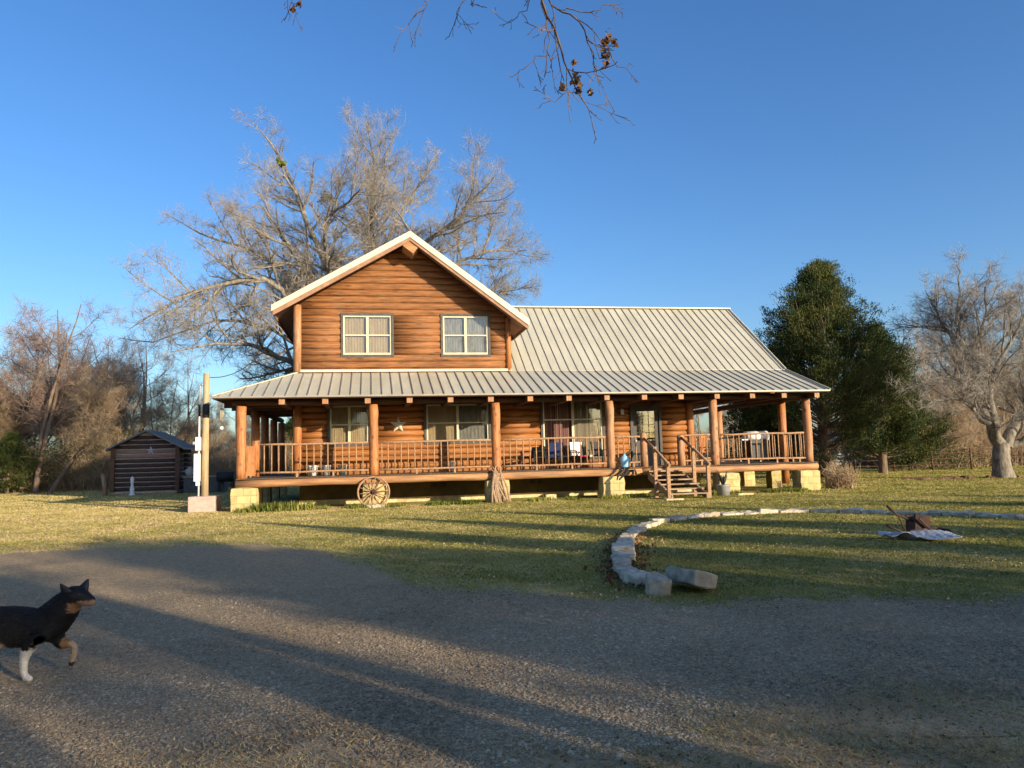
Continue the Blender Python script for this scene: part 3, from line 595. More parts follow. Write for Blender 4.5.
railing((19.83, 0.2), (19.83, 1.6), step=0.3); railing((-0.07, 0.2), (-0.07, 2.95), step=0.3); railing((19.83, 1.9), (19.83, 7.15), step=0.4); railing((16.4, 8.1), (19.7, 8.1), step=0.4)
mb = MB(); mb.box((0.10, -0.03, 1.12), (0.38, 0.0, 2.06)); mb.build('plank_panel', M['post'], house)

# windows and the door -------------------------------------------
def window(u0, u1, z0, z1, nx=2, trim=0.085, cur=None, mull=0.09, mid=0.5, proud=0.10, topgrid=False, deep=0.0):
    v = WV - proud
    w = MB()
    for (a, b, c, d) in ((u0 - trim, u1 + trim, z1, z1 + trim), (u0 - trim, u1 + trim, z0 - trim, z0), (u0 - trim, u0, z0, z1), (u1, u1 + trim, z0, z1)):
        w.box((a, v - 0.02, c), (b, WV + 0.02, d))
    win = w.build('window', M['trim'], house)
    f = MB(); t = 0.055; v0 = v + 0.012; v1 = v + 0.055
    for (a, b, c, d) in ((u0, u1, z1 - t, z1), (u0, u1, z0, z0 + t * 1.3), (u0, u0 + t, z0 + t * 1.3, z1 - t), (u1 - t, u1, z0 + t * 1.3, z1 - t)): f.box((a, v0, c), (b, v1, d))
    W_ = (u1 - u0) / nx
    for i in range(1, nx): f.box((u0 + W_ * i - mull / 2, v0, z0 + t * 1.3), (u0 + W_ * i + mull / 2, v1, z1 - t))
    f.build('frame', M['sash'], win)
    for i in range(nx):
        a = u0 + W_ * i + (t if i == 0 else mull / 2); b = u0 + W_ * (i + 1) - (t if i == nx - 1 else mull / 2)
        zm = z0 + (z1 - z0) * mid
        s = MB(); s.box((a, v0 + 0.012, zm - 0.022), (b, v1 - 0.004, zm + 0.022))
        if topgrid:
            s.box(((a + b) / 2 - .012, v0 + .02, zm + .022), ((a + b) / 2 + .012, v1 - .006, z1 - t))
        s.build('sash_rail', M['sash'], win)
        for (c, d) in ((z0 + t * 1.3, zm - 0.022), (zm + 0.022, z1 - t)):
            MB().box((a, v0 + 0.026, c), (b, v0 + 0.030, d)).build('pane', M['glass'], win)
        if cur:
            cm = cur[i % len(cur)]; n = 26; cv = []; cf = []
            a2 = a - 0.02; b2 = b + 0.02
            for k in range(n + 1):
                x = a2 + (b2 - a2) * k / n; y = v + 0.13 + 0.014 * math.sin(k * 1.9 + i)
                cv += [(x, y, z0), (x, y, z1), (x, y + 0.01, z0), (x, y + 0.01, z1)]
            for k in range(n):
                q = k * 4; cf += [(q, q + 4, q + 5, q + 1), (q + 2, q + 3, q + 7, q + 6)]
            c_ = MB(); c_.add(cv, cf); c_.build('curtain', M[cm], win, True)
    return win
o2 = OPEN2
window(*o2[0][:2], o2[0][2], o2[0][3], cur=('curtain', 'curtain'), proud=0.06)
window(*o2[1][:2], o2[1][2], o2[1][3], cur=('greycurtain', 'greycurtain'), proud=0.06)
window(*OPEN1[0][:2], OPEN1[0][2], OPEN1[0][3], cur=('curtain', 'curtain'))
window(*OPEN1[1][:2], OPEN1[1][2], OPEN1[1][3], cur=('curtain', 'greycurtain'))
window(*OPEN1[2][:2], OPEN1[2][2], OPEN1[2][3], cur=('redcurtain', 'stripecurtain'), mid=0.62, topgrid=True)
# door
d0, d1, dz0, dz1 = 13.85, 14.90, 1.04, OPEN1[3][3]
w = MB()
for (a, b, c, d) in ((d0 - .1, d1 + .1, dz1, dz1 + .1), (d0 - .1, d0, dz0, dz1), (d1, d1 + .1, dz0, dz1)): w.box((a, WV - 0.12, c), (b, WV + 0.02, d))
door = w.build('door', M['trim'], house)
mb = MB()
for (a, b, c, d) in ((d0, d0 + .16, dz0, dz1), (d1 - .16, d1, dz0, dz1), (d0 + .16, d1 - .16, dz0, dz0 + .95), (d0 + .16, d1 - .16, dz1 - .14, dz1)): mb.box((a, WV - 0.06, c), (b, WV - 0.02, d))
mb.build('door_leaf', M['trim'], door)
mb = MB()
for k in (1, 2): mb.box((d0 + .16 + k * .243 - .012, WV - .052, dz0 + .95), (d0 + .16 + k * .243 + .012, WV - .03, dz1 - .14))
for k in (1, 2): mb.box((d0 + .16, WV - .050, dz0 + .95 + k * .3 - .01), (d1 - .16, WV - .032, dz0 + .95 + k * .3 + .01))
mb.build('glazing_bars', M['trim'], door)
MB().box((d0 + .16, WV - .045, dz0 + .95), (d1 - .16, WV - .04, dz1 - .14)).build('pane', M['glass'], door)
MB().tube([(d0 + .1, WV - .14, dz0 + .95), (d0 + .1, WV - .06, dz0 + .95)], 0.025, 8).build('handle', M['galv'], door, True)
# wall lamp
lamp = MB().box((13.36, WV - .12, 3.00), (13.46, WV - .085, 3.16)).build('wall_lamp', M['black'], house)
MB().lathe([(0.01, 0), (0.06, 0.02), (0.075, 0.15), (0.06, 0.22), (0.01, 0.24)], (13.41, WV - .2, 2.98), 10).build('globe', M['white'], lamp, True)

# porch steps (part of the house)
SU0, SU1 = 13.50, 14.83; SV = -2.2
st = MB(); nst = 6
for s in (SU0 + 0.06, SU1 - 0.06):
    st.prism([(s - .03, -0.16, 0.86), (s - .03, -0.16, 0.60), (s - .03, SV + .1, -0.0), (s - .03, SV - .05, -0.0), (s - .03, SV - .05, 0.14)], (.06, 0, 0))
stairs = st.build('stairs', M['plank'], house)
for k in range(nst):
    z = 1.0 - (k + 1) * 0.142; v = -0.16 - (k + 0.5) * ((-SV - 0.1) / nst)
    mb = MB()
    a = rnd.uniform(-.03, .03)
    mb.box((SU0 - 0.02 + a, v - 0.16, z), (SU1 + 0.02 + a, v - 0.015, z + 0.042)); mb.box((SU0 - 0.0, v + 0.0, z + 0.003), (SU1 + 0.03, v + 0.13, z + 0.043)); mb.build('tread', M['plank'], stairs)
for s in (SU0 - 0.02, SU1 + 0.03):
    MB().tube([(s, -0.02, 1.03), (s, 0, 1.6), (s, 0.0, 2.14 if s < 14 else 2.1), (s, 0.0, 2.24 if s < 14 else 2.13)], [0.135, 0.13, 0.12, 0.05], 12, wob=0.05).build('newel', M['oldpost'], stairs, True)
    for (v, zt) in ((-1.05, 1.72), (SV + 0.02, 1.13)):
        MB().box((s - .055, v - .05, 0.0), (s + .055, v + .05, zt)).build('stair_post', M['rail'], stairs)
    MB().tube([(s - 0.02, -0.12, 2.02), (s, -1.1, 1.62), (s + .01, SV - 0.12, 1.10)], [0.045, 0.05, 0.045], 8).build('handrail', M['rail'], stairs, True)

# ---------------------------------------------------------------- things around the house
def place(o, u, v, z=0.0, rz=0.0): o.location = HW(u, v, z); o.rotation_euler = (0, 0, HA + rz)
# barn star on the wall
def star(name, R_, depth, mat, label, cat='wall star', group=None):
    root = None; mb = MB(); n = 5; ctr = (0, -depth, 0); vs = [ctr]; fs = []
    for k in range(10):
        a = math.pi / 2 + k * math.pi / 5; r = R_ if k % 2 == 0 else R_ * 0.40
        vs.append((r * math.cos(a), 0, r * math.sin(a)))
    fs = [(0, 1 + k, 1 + (k + 1) % 10) for k in range(10)] + [tuple(range(1, 11))]
    mb.add(vs, fs); o = mb.build(name, mat); return tag(o, label, cat, group)
s1 = star('wall_star', 0.31, 0.09, M['cream'], 'pale metal star hanging on the log wall between porch windows'); place(s1, 5.0, WV - 0.10, 2.76)
# scroll hooks beside the lamp
mb = MB()
for z in (0.0, 0.2):
    mb.tube([(0.11 * math.cos(a), 0, z + 0.08 * math.sin(a)) for a in np.linspace(0.3, 4.9, 12)], 0.013, 6)
o = mb.build('wall_scroll', M['galv'], None, True); tag(o, 'wrought metal scroll ornament on the log wall beside the porch lamp', 'ornament'); place(o, 13.1, WV - 0.12, 2.98)

# wagon wheel
wh = empty('wagon_wheel', label='grey wooden wagon wheel leaning on the stone pier under the porch', cat='wheel')
mb = MB(); RW = 0.50; mb.tube([(RW * math.cos(a), 0, RW + RW * math.sin(a)) for a in np.linspace(0, 2 * math.pi, 41)], 0.032, 8, caps=False); mb.build('rim', M['rail'], wh, True)
for k in range(14):
    a = 2 * math.pi * k / 14 + 0.1
    MB().tube([(0.06 * math.cos(a), 0, RW + 0.06 * math.sin(a)), (RW * math.cos(a), 0, RW + RW * math.sin(a))], [0.022, 0.015], 6).build('spoke', M['rail'], wh, True)
MB().tube([(0, -0.11, RW), (0, -0.05, RW), (0, 0.05, RW), (0, 0.1, RW)], [0.055, 0.085, 0.085, 0.06], 12).build('hub', M['rust'], wh, True)
place(wh, 4.10, -0.50, 0.0); wh.rotation_euler = (R(-13), 0, HA)
mb = MB()
for k in range(9): rough_block(mb, (rnd.uniform(-.22, .3), rnd.uniform(-.1, .1), 0.03 + rnd.uniform(0, .05)), (.16, .14, .1), rnd.uniform(0, 3), .015)
o = mb.build('rubble_heap', M['slab']); tag(o, 'low heap of brown stones at the foot of the wagon wheel', 'stones', kind='stuff'); place(o, 4.15, -0.72)

# driftwood bundle leaning on the third pier
mb = MB(); rr = random.Random(4)
for k in range(13):
    x0 = rr.uniform(-.30, .38); x1 = rr.uniform(-.18, .12); h = rr.uniform(0.75, 1.2)
    pts = [Vector((x0, -0.45 + rr.uniform(-.1, .08), 0)), Vector(((x0 + x1) / 2 + rr.uniform(-.08, .08), -0.33, h * .5)), Vector((x1, -0.22, h)), Vector((x1 + rr.uniform(-.12, .12), -0.2, h + rr.uniform(.05, .15)))]
    mb.tube(pts, [rr.uniform(.025, .05), .032, .024, .01], 7, wob=.1)
o = mb.build('driftwood', M['plank'], None, True); tag(o, 'bundle of twisted grey driftwood leaning on the middle stone pier', 'driftwood'); place(o, 8.22, -0.08)

# tub with dry plant, pavers
tub = empty('metal_tub', label='round grey metal tub with a dark dried plant beside the porch steps', cat='tub')
MB().lathe([(0.0, 0.01), (0.20, 0.01), (0.235, 0.36), (0.25, 0.37), (0.235, 0.38), (0.215, 0.34), (0.0, 0.33)], (0, 0, 0), 20).build('tub', M['galv'], tub, True)
mb = MB()
for k in range(14):
    a = rnd.uniform(0, 6.28); l = rnd.uniform(.25, .62)
    mb.tube([(0, 0, .33), (.1 * math.cos(a), .06 * math.sin(a), .33 + l * .6), (.22 * math.cos(a) - .05, .12 * math.sin(a), .33 + l)], [.02, .03, .004], 5)
mb.build('dried_plant', M['black'], tub, True); place(tub, 15.75, -1.35)
def paver(u, v, sx, sy, h, label, mat='stone', rz=0.0, z=None, cat='paver'):
    mb = MB(); rough_block(mb, (0, 0, h / 2 - .01), (sx, sy, h), rz, 0.008); o = mb.build('paving_stone', M[mat]); tag(o, label, cat); place(o, u, v)
paver(13.45, -2.62, 0.62, 0.3, 0.07, 'flat pale paving stone at the foot of the porch steps', 'stone')
paver(16.5, -1.35, 0.6, 0.32, 0.08, 'flat pale paving stone right of the metal tub', 'stone')
paver(10.1, 0.2, 0.4, 0.3, 0.2, 'small pale stone block under the porch edge between two piers', 'stone')

# porch furniture
def chair(u, v, rz, cloth, label, h=0.95, seatmat=None, frame='black'):
    t = empty('patio_chair', label=label, cat='chair', group='chairs on the front porch')
    s = MB(); s.box((-.25, -.25, .40), (.25, .25, .45)); s.build('seat', M[seatmat or cloth], t, bevel=.01)
    b = MB(); b.box((-.25, .23, .45), (.25, .27, h), lambda p: Vector((p.x, p.y + (p.z - .45) * .22, p.z))); b.build('backrest', M[cloth], t, bevel=.01)
    for x in (-.26, .26):
        MB().tube([(x, -.26, 0), (x, -.25, .62)], .016, 6).build('leg', M[frame], t, True)
        MB().tube([(x, .30, 0), (x, .24, .44), (x, .24 + (h - .45) * .22, h)], .016, 6).build('leg', M[frame], t, True)
        MB().tube([(x, -.27, .62), (x, 0, .645), (x, .26, .63)], .02, 6).build('armrest', M[frame], t, True)
    place(t, u, v, 1.04, rz); return t
chair(10.55, 1.35, R(-25), 'navy', 'navy backed porch chair left of the chair with red seat')
chair(11.55, 1.45, R(10), 'white', 'porch chair with red seat and white back cushion below the wide window', seatmat='red')
chair(12.35, 1.25, R(30), 'black', 'black porch chair behind the post left of the front door')
chair(9.75, 1.3, R(-50), 'black', 'low black reclining porch chair at the left end of the seating', h=.8)
def woodchair(u, v, rz, label):
    t = empty('slatted_chair', label=label, cat='chair')
    s = MB()
    for k in range(5): s.box((-.28, -.28 + k * .115, .40), (.28, -.18 + k * .115, .43))
    s.build('seat', M['post'], t); b = MB()
    for k in range(5): b.box((-.26 + k * .11, .27, .5), (-.18 + k * .11, .29, 1.02))
    b.box((-.28, .265, 1.0), (.28, .295, 1.1)); b.box((-.28, .265, .44), (.28, .295, .52)); b.build('backrest', M['post'], t)
    for x in (-.29, .26):
        MB().box((x, -.28, 0), (x + .035, -.245, .62)).build('leg', M['post'], t); MB().box((x, .25, 0), (x + .035, .285, 1.08)).build('leg', M['post'], t)
        MB().box((x - .03, -.32, .62), (x + .065, .26, .65)).build('armrest', M['post'], t)
    place(t, u, v, 1.04, rz); return t
woodchair(17.0, 2.3, R(35), 'orange brown slatted wooden chair on the open right porch')
# grill with pale cover on the right porch
gr_ = empty('covered_grill', label='dark grill with a pale lid on the open right porch', cat='grill')
MB().box((-.38, -.25, .1), (.38, .25, .88)).build('cabinet', M['black'], gr_, bevel=.02)
mb = MB(); mb.tube([(-.46, 0, 1.0), (.46, 0, 1.0)], .20, 14); mb.build('lid', M['white'], gr_, True)
MB().box((-.72, -.2, .86), (-.47, .2, .9)).build('side_shelf', M['galv'], gr_); place(gr_, 18.55, 1.5, 1.04, R(5))
# light blue jug and drooping hose
jug = empty('water_jug', label='light blue plastic jug standing on the porch edge by the post', cat='jug')
MB().lathe([(0.0, 0), (.13, 0), (.15, .03), (.15, .30), (.10, .38), (.045, .42), (.045, .47), (0, .475)], (0, 0, 0), 16).build('body', M['blue'], jug, True)
MB().tube([(0.13, 0, .12), (.2, 0, .2), (.18, 0, .33), (.1, 0, .37)], .018, 6).build('handle', M['black'], jug, True); place(jug, 12.72, -0.25 + .12, 1.04 + .0)
mb = MB(); pts = [(0.25, .1, 1.3), (.33, -.02, 1.5), (.22, -.1, 1.62), (.02, -.12, 1.5), (-.02, -.16, 1.15), (-.12, -.22, .95), (-.32, -.2, .78), (-.38, -.2, .6), (-.3, -.21, .62), (.05, -.22, .92), (.3, -.2, .93), (.34, -.19, .78)]
mb.tube(pts, .038, 7); o = mb.build('garden_hose', M['black'], None, True); tag(o, 'thick black hose looped over the rail and porch edge', 'hose'); place(o, 12.75, -.03)
# flower pots on the left porch
for (u, v, r, c, l) in ((2.05, 1.6, .17, 'white', 'white flower pot near the left corner of the house wall'), (2.5, 1.65, .15, 'galv', 'grey metal bucket on the deck between two pale pots'), (3.05, 1.6, .16, 'cream', 'cream flower pot under the first porch window'), (6.9, 1.8, .10, 'white', 'small white pot under the middle porch window')):
    mb = MB(); mb.lathe([(0, 0), (r * .75, 0), (r, .30), (r * 1.08, .31), (r * 1.08, .35), (r * .9, .35), (r * .85, .29), (0, .28)], (0, 0, 0), 14); o = mb.build('flower_pot', M[c], None, True); tag(o, l, 'pot', 'pots on the front porch'); place(o, u, v, 1.04)
# wind chime at left eave
ch = empty('wind_chime', label='pale wind chime with a white disc hanging from the left eave', cat='wind chime')
MB().tube([(0, 0, 0), (0, 0, -.22)], .006, 4).build('cord', M['black'], ch); MB().lathe([(0.01, -.22), (.06, -.23), (.06, -.25), (.01, -.25)], n=10).build('top_disc', M['post'], ch)
for k in range(5):
    a = k * 1.257; MB().tube([(.04 * math.cos(a), .04 * math.sin(a), -.26), (.04 * math.cos(a), .04 * math.sin(a), -.52 - .03 * k)], .011, 6).build('tube', M['cream'], ch, True)
MB().tube([(0, 0, -.25), (0, 0, -.86)], .004, 4).build('cord', M['black'], ch); MB().tube([(0, -.008, -.86), (0, .008, -.86)], .055, 12).build('sail', M['white'], ch, True); place(ch, -.72, 0.3, 3.55)

# ---------------------------------------------------------------- utility pole
pole = empty('utility_pole', (-10.12, 25.3, 0), R(8), 'weathered wooden utility pole with black band and white meter boxes', 'utility pole')
MB().tube([(0, 0, 0.4), (0.0, 0, 2.4), (.02, 0, 4.52)], [.115, .11, .10], 12, wob=.03).build('post', M['polewood'], pole, True)
MB().tube([(.01, 0, 3.05), (.012, 0, 3.5)], .113, 12).build('band', M['black'], pole, True)
MB().box((-.42, -.42, 0), (.42, .42, .50)).build('concrete_base', M['concrete'], pole, bevel=.02)
MB().tube([(-.19, -.02, .5), (-.19, -.02, 3.1)], .03, 8).build('conduit', M['white'], pole, True)
MB().tube([(-.19, -.02, 3.1), (-.19, -.02, 3.5)], .036, 8).build('conduit', M['black'], pole, True)
MB().tube([(-.19, -.02, 3.5), (-.18, -.02, 4.1), (-.12, -.02, 4.2), (-.1, -.06, 4.12)], .028, 8).build('conduit', M['galv'], pole, True)
mbx = MB().box((-.27, -.20, 1.98), (-.11, -.05, 2.42)).build('meter_box', M['white'], pole, bevel=.01)
MB().tube([(-.29, -.12, 2.22), (-.36, -.12, 2.22)], .065, 12).build('meter_glass', M['galv'], mbx, True)
MB().box((-.31, -.20, .98), (-.12, -.05, 1.88)).build('breaker_box', M['white'], pole, bevel=.01)
MB().box((-.25, -.18, .84), (-.13, -.06, .97)).build('breaker_box', M['white'], pole, bevel=.01)

pt_ = pole.matrix_basis @ Vector((.02, 0, 4.4)); ht_ = HW(.66, 4.2, 6.6); cp = []
for k in range(13):
    p_ = pt_.lerp(ht_, k / 12); p_.z -= .55 * (1 - (2 * k / 12 - 1) ** 2); cp.append(p_)
o = MB().tube(cp, .013, 5).build('service_cable', M['black'], None, True); tag(o, 'thin black cable sagging from the utility pole to the left roof eave', 'cable')
# ---------------------------------------------------------------- log shed
SH = Vector((-21.45, 41.3, 0)); shed = empty('log_shed', SH, HA, 'small dark log shed with a gabled roof and a star on its front', 'shed')
sw, sd_, shh, sap = 3.25, 3.0, 2.55, 3.45
mb = MB(); bands = MB(); chk = MB()
slim = lambda z: (0 if z < shh else (z - shh) / (sap - shh) * 1.72, sw if z < shh else sw - (z - shh) / (sap - shh) * 1.53)
for r in range(13):
    z0 = .22 + r * .25
    if z0 + .2 > sap - .05: break
    tgt = bands if r in (7, 8) else mb
    logwall(tgt, lambda s, d, z: (s, -d, z), 0, sw, z0, z0 + .205, .205, .06, (), slim, wav=.02)
    if z0 < shh - .1:
        logwall(mb, lambda s, d, z: (sw + d, s, z), .15, sd_, z0, z0 + .205, .205, .06, [(1.2, 2.1, 1.3, 2.1)]); logwall(mb, lambda s, d, z: (-d, s, z), .15, sd_, z0, z0 + .205, .205, .06)
    logwall(mb, lambda s, d, z: (s, sd_ + d, z), 0, sw, z0, z0 + .205, .205, .06, (), slim)
wl_ = mb.build('log_wall', M['shedlog'], shed, True); bands.build('faded_log', M['shedband'], wl_, True)
cw = MB(); cw.prism([(0.03, .02, .2), (sw - .03, .02, .2), (sw - .03, .02, shh), (1.72, .02, sap - .06), (.03, .02, shh)], (0, .08, 0)); cw.box((sw - .1, .12, .2), (sw - .02, sd_, 1.25)); cw.box((.02, .12, .2), (.1, sd_, shh)); cw.build('chinking', M['chink'], shed)
mb = MB(); rough_block(mb, (sw / 2, sd_ / 2, .1), (sw + .2, sd_ + .1, .24), 0, .03); mb.build('stone_base', M['slab'], shed)
for x in (0.0, sw): MB().box((x - .1, -.1, .2), (x + .1, .1, shh)).build('corner_post', M['darkwood'], shed)
for sgn, xe, xa in ((-1, -.28, 1.72), (1, sw + .42, 1.72)):
    ze = shh - .08 if sgn < 0 else shh - .10
    mb = MB(); mb.prism([(xe, -.35, ze), (xa, -.35, sap + .02), (xa, -.35, sap - .05), (xe, -.35, ze - .07)], (0, sd_ + .8, 0)); rf = mb.build('roof', M['darkgalv'], shed)
    mb = MB(); 
    for k in range(11): y = -.34 + k * .375; mb.bar((xe, y, ze + .012), (xa, y, sap + .03), .03, .03)
    mb.build('seam', M['darkgalv'], rf)
stt = star('wall_star', .26, .05, M['galv'], 'blue grey metal star on the front gable of the dark shed'); stt.location = SH + US * 1.9 + VS * -.09 + Vector((0, 0, 2.35)); stt.rotation_euler = (0, 0, HA)
mb = MB(); mb.lathe([(0, 0), (.17, 0), (.15, .08), (.09, .12), (.12, .35), (.06, .6), (.09, .75), (.10, .88), (.05, .98), (0, 1.02)], n=12); o = mb.build('garden_statue', M['white'], None, True); tag(o, 'pale slim garden statue standing before the dark shed', 'statue'); o.location = SH + US * 1.15 + VS * -.6; 
o = MB().tube([(0, 0, 0), (-.05, 0, .6), (-.16, 0, 1.15)], [.13, .12, .10], 8, wob=.05).build('fence_post', M['plank'], None, True); tag(o, 'short leaning wooden post left of the dark shed', 'post'); o.location = (-22.2, 42.0, 0)
# trough beside the shed
tr_ = MB(); tr_.box((0, 0, 0), (2.1, .12, .85)); tr_.box((0, 1.1, 0), (2.1, 1.22, .85)); tr_.box((0, .12, 0), (.12, 1.1, .85)); tr_.box((1.98, .12, 0), (2.1, 1.1, .85)); tr_.box((.12, .12, 0), (1.98, 1.1, .5))
t_ = empty('stone_trough', SH + US * 3.55 + VS * .1, HA, 'long dark grey trough standing right of the dark shed', 'trough'); tr_.build('basin', M['tank'], t_); 
mb = MB(); mb.box((-.05, -.05, .85), (2.15, .16, .92)); mb.box((-.05, 1.06, .85), (2.15, 1.27, .92)); mb.build('coping', M['slab'], t_)
mb = MB(); mb.lathe([(0, 0), (.16, 0), (.24, .2), (.2, .38), (.1, .46), (.12, .52), (.09, .52), (.07, .46), (0, .44)], n=12); o = mb.build('clay_jar', M['chink'], None, True); tag(o, 'round grey jar standing on the end of the dark trough', 'jar'); o.location = SH + US * 3.85 + VS * .15 + Vector((0, 0, .92))
bq = empty('barrel_grill', SH + US * 5.8 + VS * -.2, HA, 'black barrel grill standing right of the trough', 'grill')
MB().tube([(-.45, 0, .85), (.45, 0, .85)], .28, 14).build('barrel', M['black'], bq, True)
for x in (-.35, .35):
    for y in (-.2, .2): MB().tube([(x, y, 0), (x, y, .7)], .025, 6).build('leg', M['black'], bq, True)

# ---------------------------------------------------------------- stone edging
arc = [(1.50, 8.85), (1.36, 9.5), (1.42, 10.6), (1.70, 12.2), (2.02, 13.9), (2.45, 15.5), (3.1, 16.9), (4.1, 17.9), (5.4, 18.5), (6.8, 18.7), (7.8, 18.2), (8.7, 17.3), (9.5, 16.5), (10.3, 15.3), (11.0, 13.8), (11.3, 12.0)]
pts = [Vector((*p, 0)) for p in arc]; path = []
for a, b in zip(pts, pts[1:]):
    for k in range(20): path.append(a.lerp(b, k / 20))
acc = 0; i = 0; rs_ = random.Random(11); a_y = lambda i: path[i].y
while i < len(path) - 12:
    ln = rs_.uniform(.34, .80); j = i; d = 0
    while j < len(path) - 1 and d < ln: d += (path[j + 1] - path[j]).length; j += 1
    a, b = path[i], path[j]; c = (a + b) / 2; an = math.atan2((b - a).y, (b - a).x)
    h = rs_.uniform(.10, .17) * (1 if a_y(i) < 14 else .75); wd_ = rs_.uniform(.22, .36)
    dark = rs_.random() < .12
    mb = MB(); rough_block(mb, (0, 0, h / 2 - .02), (d * .97, wd_, h), 0, .019, (rs_.uniform(-.08, .08), rs_.uniform(-.05, .05)))
    o = mb.build('edging_stone', M['slab' if dark else 'edging'], bevel=.012); o.location = c + Vector((rs_.uniform(-.03, .03), rs_.uniform(-.03, .03), 0)); o.rotation_euler = (0, 0, an + rs_.uniform(-.07, .07))
    tag(o, ('dark grey weathered stone' if dark else 'pale flat limestone block') + ' in the curved edging round the lawn circle', 'edging stone', 'stones of the curved lawn edging, dark ones' if dark else 'stones of the curved lawn edging, pale ones')
    i = j
for (x, y, sx, sy, h, rz, tl, l) in ((1.52, 8.50, .26, .50, .19, -.10, (.05, .04), 'loose upright-edged stone block at the near end of the edging'), (1.90, 8.62, .34, .66, .16, .34, (-.04, .26), 'large tilted lichen covered slab fallen beside the edging end')):
    mb = MB(); rough_block(mb, (0, 0, h / 2 + (.05 if tl[1] > .2 else -.01)), (sx, sy, h), 0, .022, tl); o = mb.build('stone_slab', M['slab'], bevel=.012); o.location = (x, y, 0); o.rotation_euler = (0, 0, rz); tag(o, l, 'stone slab')

# ---------------------------------------------------------------- scrap on the lawn
n = 40; nyy = 22; vs = []
rr = random.Random(9)
for i in range(n + 1):
    for j in range(nyy + 1):
        x = i / n * 1.05 - .5; y = j / nyy * .62 - .3
        z = .04 + .003 * math.sin(i * 1.6) + .05 * math.sin(x * 3.2 + y * 2) ** 2 + (.14 * max(0, y) if x > 0 else .05 * abs(y)) + rr.uniform(-.007, .007) + (0.035 * math.sin(x * 16 + y * 7) if x < -.02 else 0)
        yy = y * (1.0 if x > 0 else .6) + (.1 if x < -.1 else 0) + (-.16 * x if x > 0 else 0)
        vs.append((x, yy, z))
fs = [(i * (nyy + 1) + j, (i + 1) * (nyy + 1) + j, (i + 1) * (nyy + 1) + j + 1, i * (nyy + 1) + j + 1) for i in range(n) for j in range(nyy)]
mb = MB(); mb.add(vs, fs); o = mb.build('metal_sheet', M['galv'], None, True); md = o.modifiers.new('s', 'SOLIDIFY'); md.thickness = .006
tag(o, 'crumpled blue grey sheet of metal roofing lying on the lawn', 'metal sheet'); o.location = (6.42, 12.55, 0); o.rotation_euler = (0, 0, R(-8))
wb = empty('wheelbarrow', (6.75, 13.15, 0), R(0), 'rusty broken wheelbarrow frame with raised handle behind the metal sheet', 'wheelbarrow')
mb = MB(); mb.prism([(-.10, -.14, .02), (.14, -.14, .0), (.17, -.16, .34), (-.08, -.16, .38)], (0, .05, 0)); mb.prism([(-.10, .12, .02), (.14, .12, .0), (.17, .14, .30), (-.08, .14, .34)], (0, .04, 0)); mb.prism([(-.10, -.088, .03), (-.10, .118, .03), (-.08, .138, .30), (-.08, -.108, .34)], (.03, 0, 0)); mb.tube([(-.2, -.19, .1), (.25, -.17, .14)], .02, 6); mb.tube([(-.05, -.2, .3), (.2, -.18, .05)], .018, 6); mb.build('tray', M['rust'], wb)
MB().tube([(-.52, -.1, .52), (-.36, -.08, .37), (-.05, -.05, .24), (.15, 0, .2)], .021, 7).build('handle', M['rust'], wb, True)
MB().tube([(-.60, -.25, .20), (-.35, -.2, .09), (-.05, -.15, .06)], .019, 7).build('handle', M['rust'], wb, True)
MB().tube([(-.35, -.08, .4), (-.22, -.1, .05)], .012, 6).build('brace', M['rust'], wb, True)
MB().tube([(.42 + .17 * math.cos(a), .05 + .17 * math.sin(a), .05 + .03 * math.sin(a)) for a in np.linspace(0, 6.283, 17)], .03, 7, caps=False).build('wheel', M['rust'], wb, True)

# ---------------------------------------------------------------- trees
def tubes_np(P, Rr, sides):
    """P (N,n,3), Rr (N,n) -> verts, quads"""
    P = np.asarray(P, float); Rr = np.asarray(Rr, float); Nn, n, _ = P.shape
    T = np.empty_like(P); T[:, 1:-1] = P[:, 2:] - P[:, :-2]; T[:, 0] = P[:, 1] - P[:, 0]; T[:, -1] = P[:, -1] - P[:, -2]
    T /= np.linalg.norm(T, axis=2, keepdims=True) + 1e-9
    ref = np.where(np.abs(T[:, :1, 2:3]) < .9, np.array([0, 0, 1.]), np.array([1., 0, 0]))
    X = np.cross(T, np.broadcast_to(ref, T.shape)); X /= np.linalg.norm(X, axis=2, keepdims=True) + 1e-9; Yv = np.cross(T, X)
    a = np.arange(sides) * 2 * np.pi / sides
    V = P[:, :, None] + Rr[:, :, None, None] * (X[:, :, None] * np.cos(a)[None, None, :, None] + Yv[:, :, None] * np.sin(a)[None, None, :, None])
    idx = np.arange(Nn * n * sides).reshape(Nn, n, sides)
    A = idx[:, :-1]; B = idx[:, 1:]; A2 = np.roll(A, -1, 2); B2 = np.roll(B, -1, 2)
    return V.reshape(-1, 3), np.stack([A, A2, B2, B], -1).reshape(-1, 4)
def bundle(branches, sides_of):
    """branches: list of (pts array, radii array); returns merged verts/faces"""
    groups = {}
    for p, r in branches: groups.setdefault((len(p), sides_of(r[0])), []).append((p, r))
    Vs = []; Fs = []; off = 0
    for (n, s), L in groups.items():
        V, F = tubes_np(np.array([p for p, _ in L]), np.array([r for _, r in L]), s); Vs.append(V); Fs.append(F + off); off += len(V)
    return np.concatenate(Vs), [np.concatenate(Fs)]
def limb_path(rg, p, d, L, n, wander, lift):
    pts = [p]; d = d / (np.linalg.norm(d) + 1e-9)
    for k in range(n):
        d = d + rg.normal(0, wander, 3) + np.array([0, 0, lift]); d /= np.linalg.norm(d); p = p + d * L / n; pts.append(p)
    return np.array(pts)
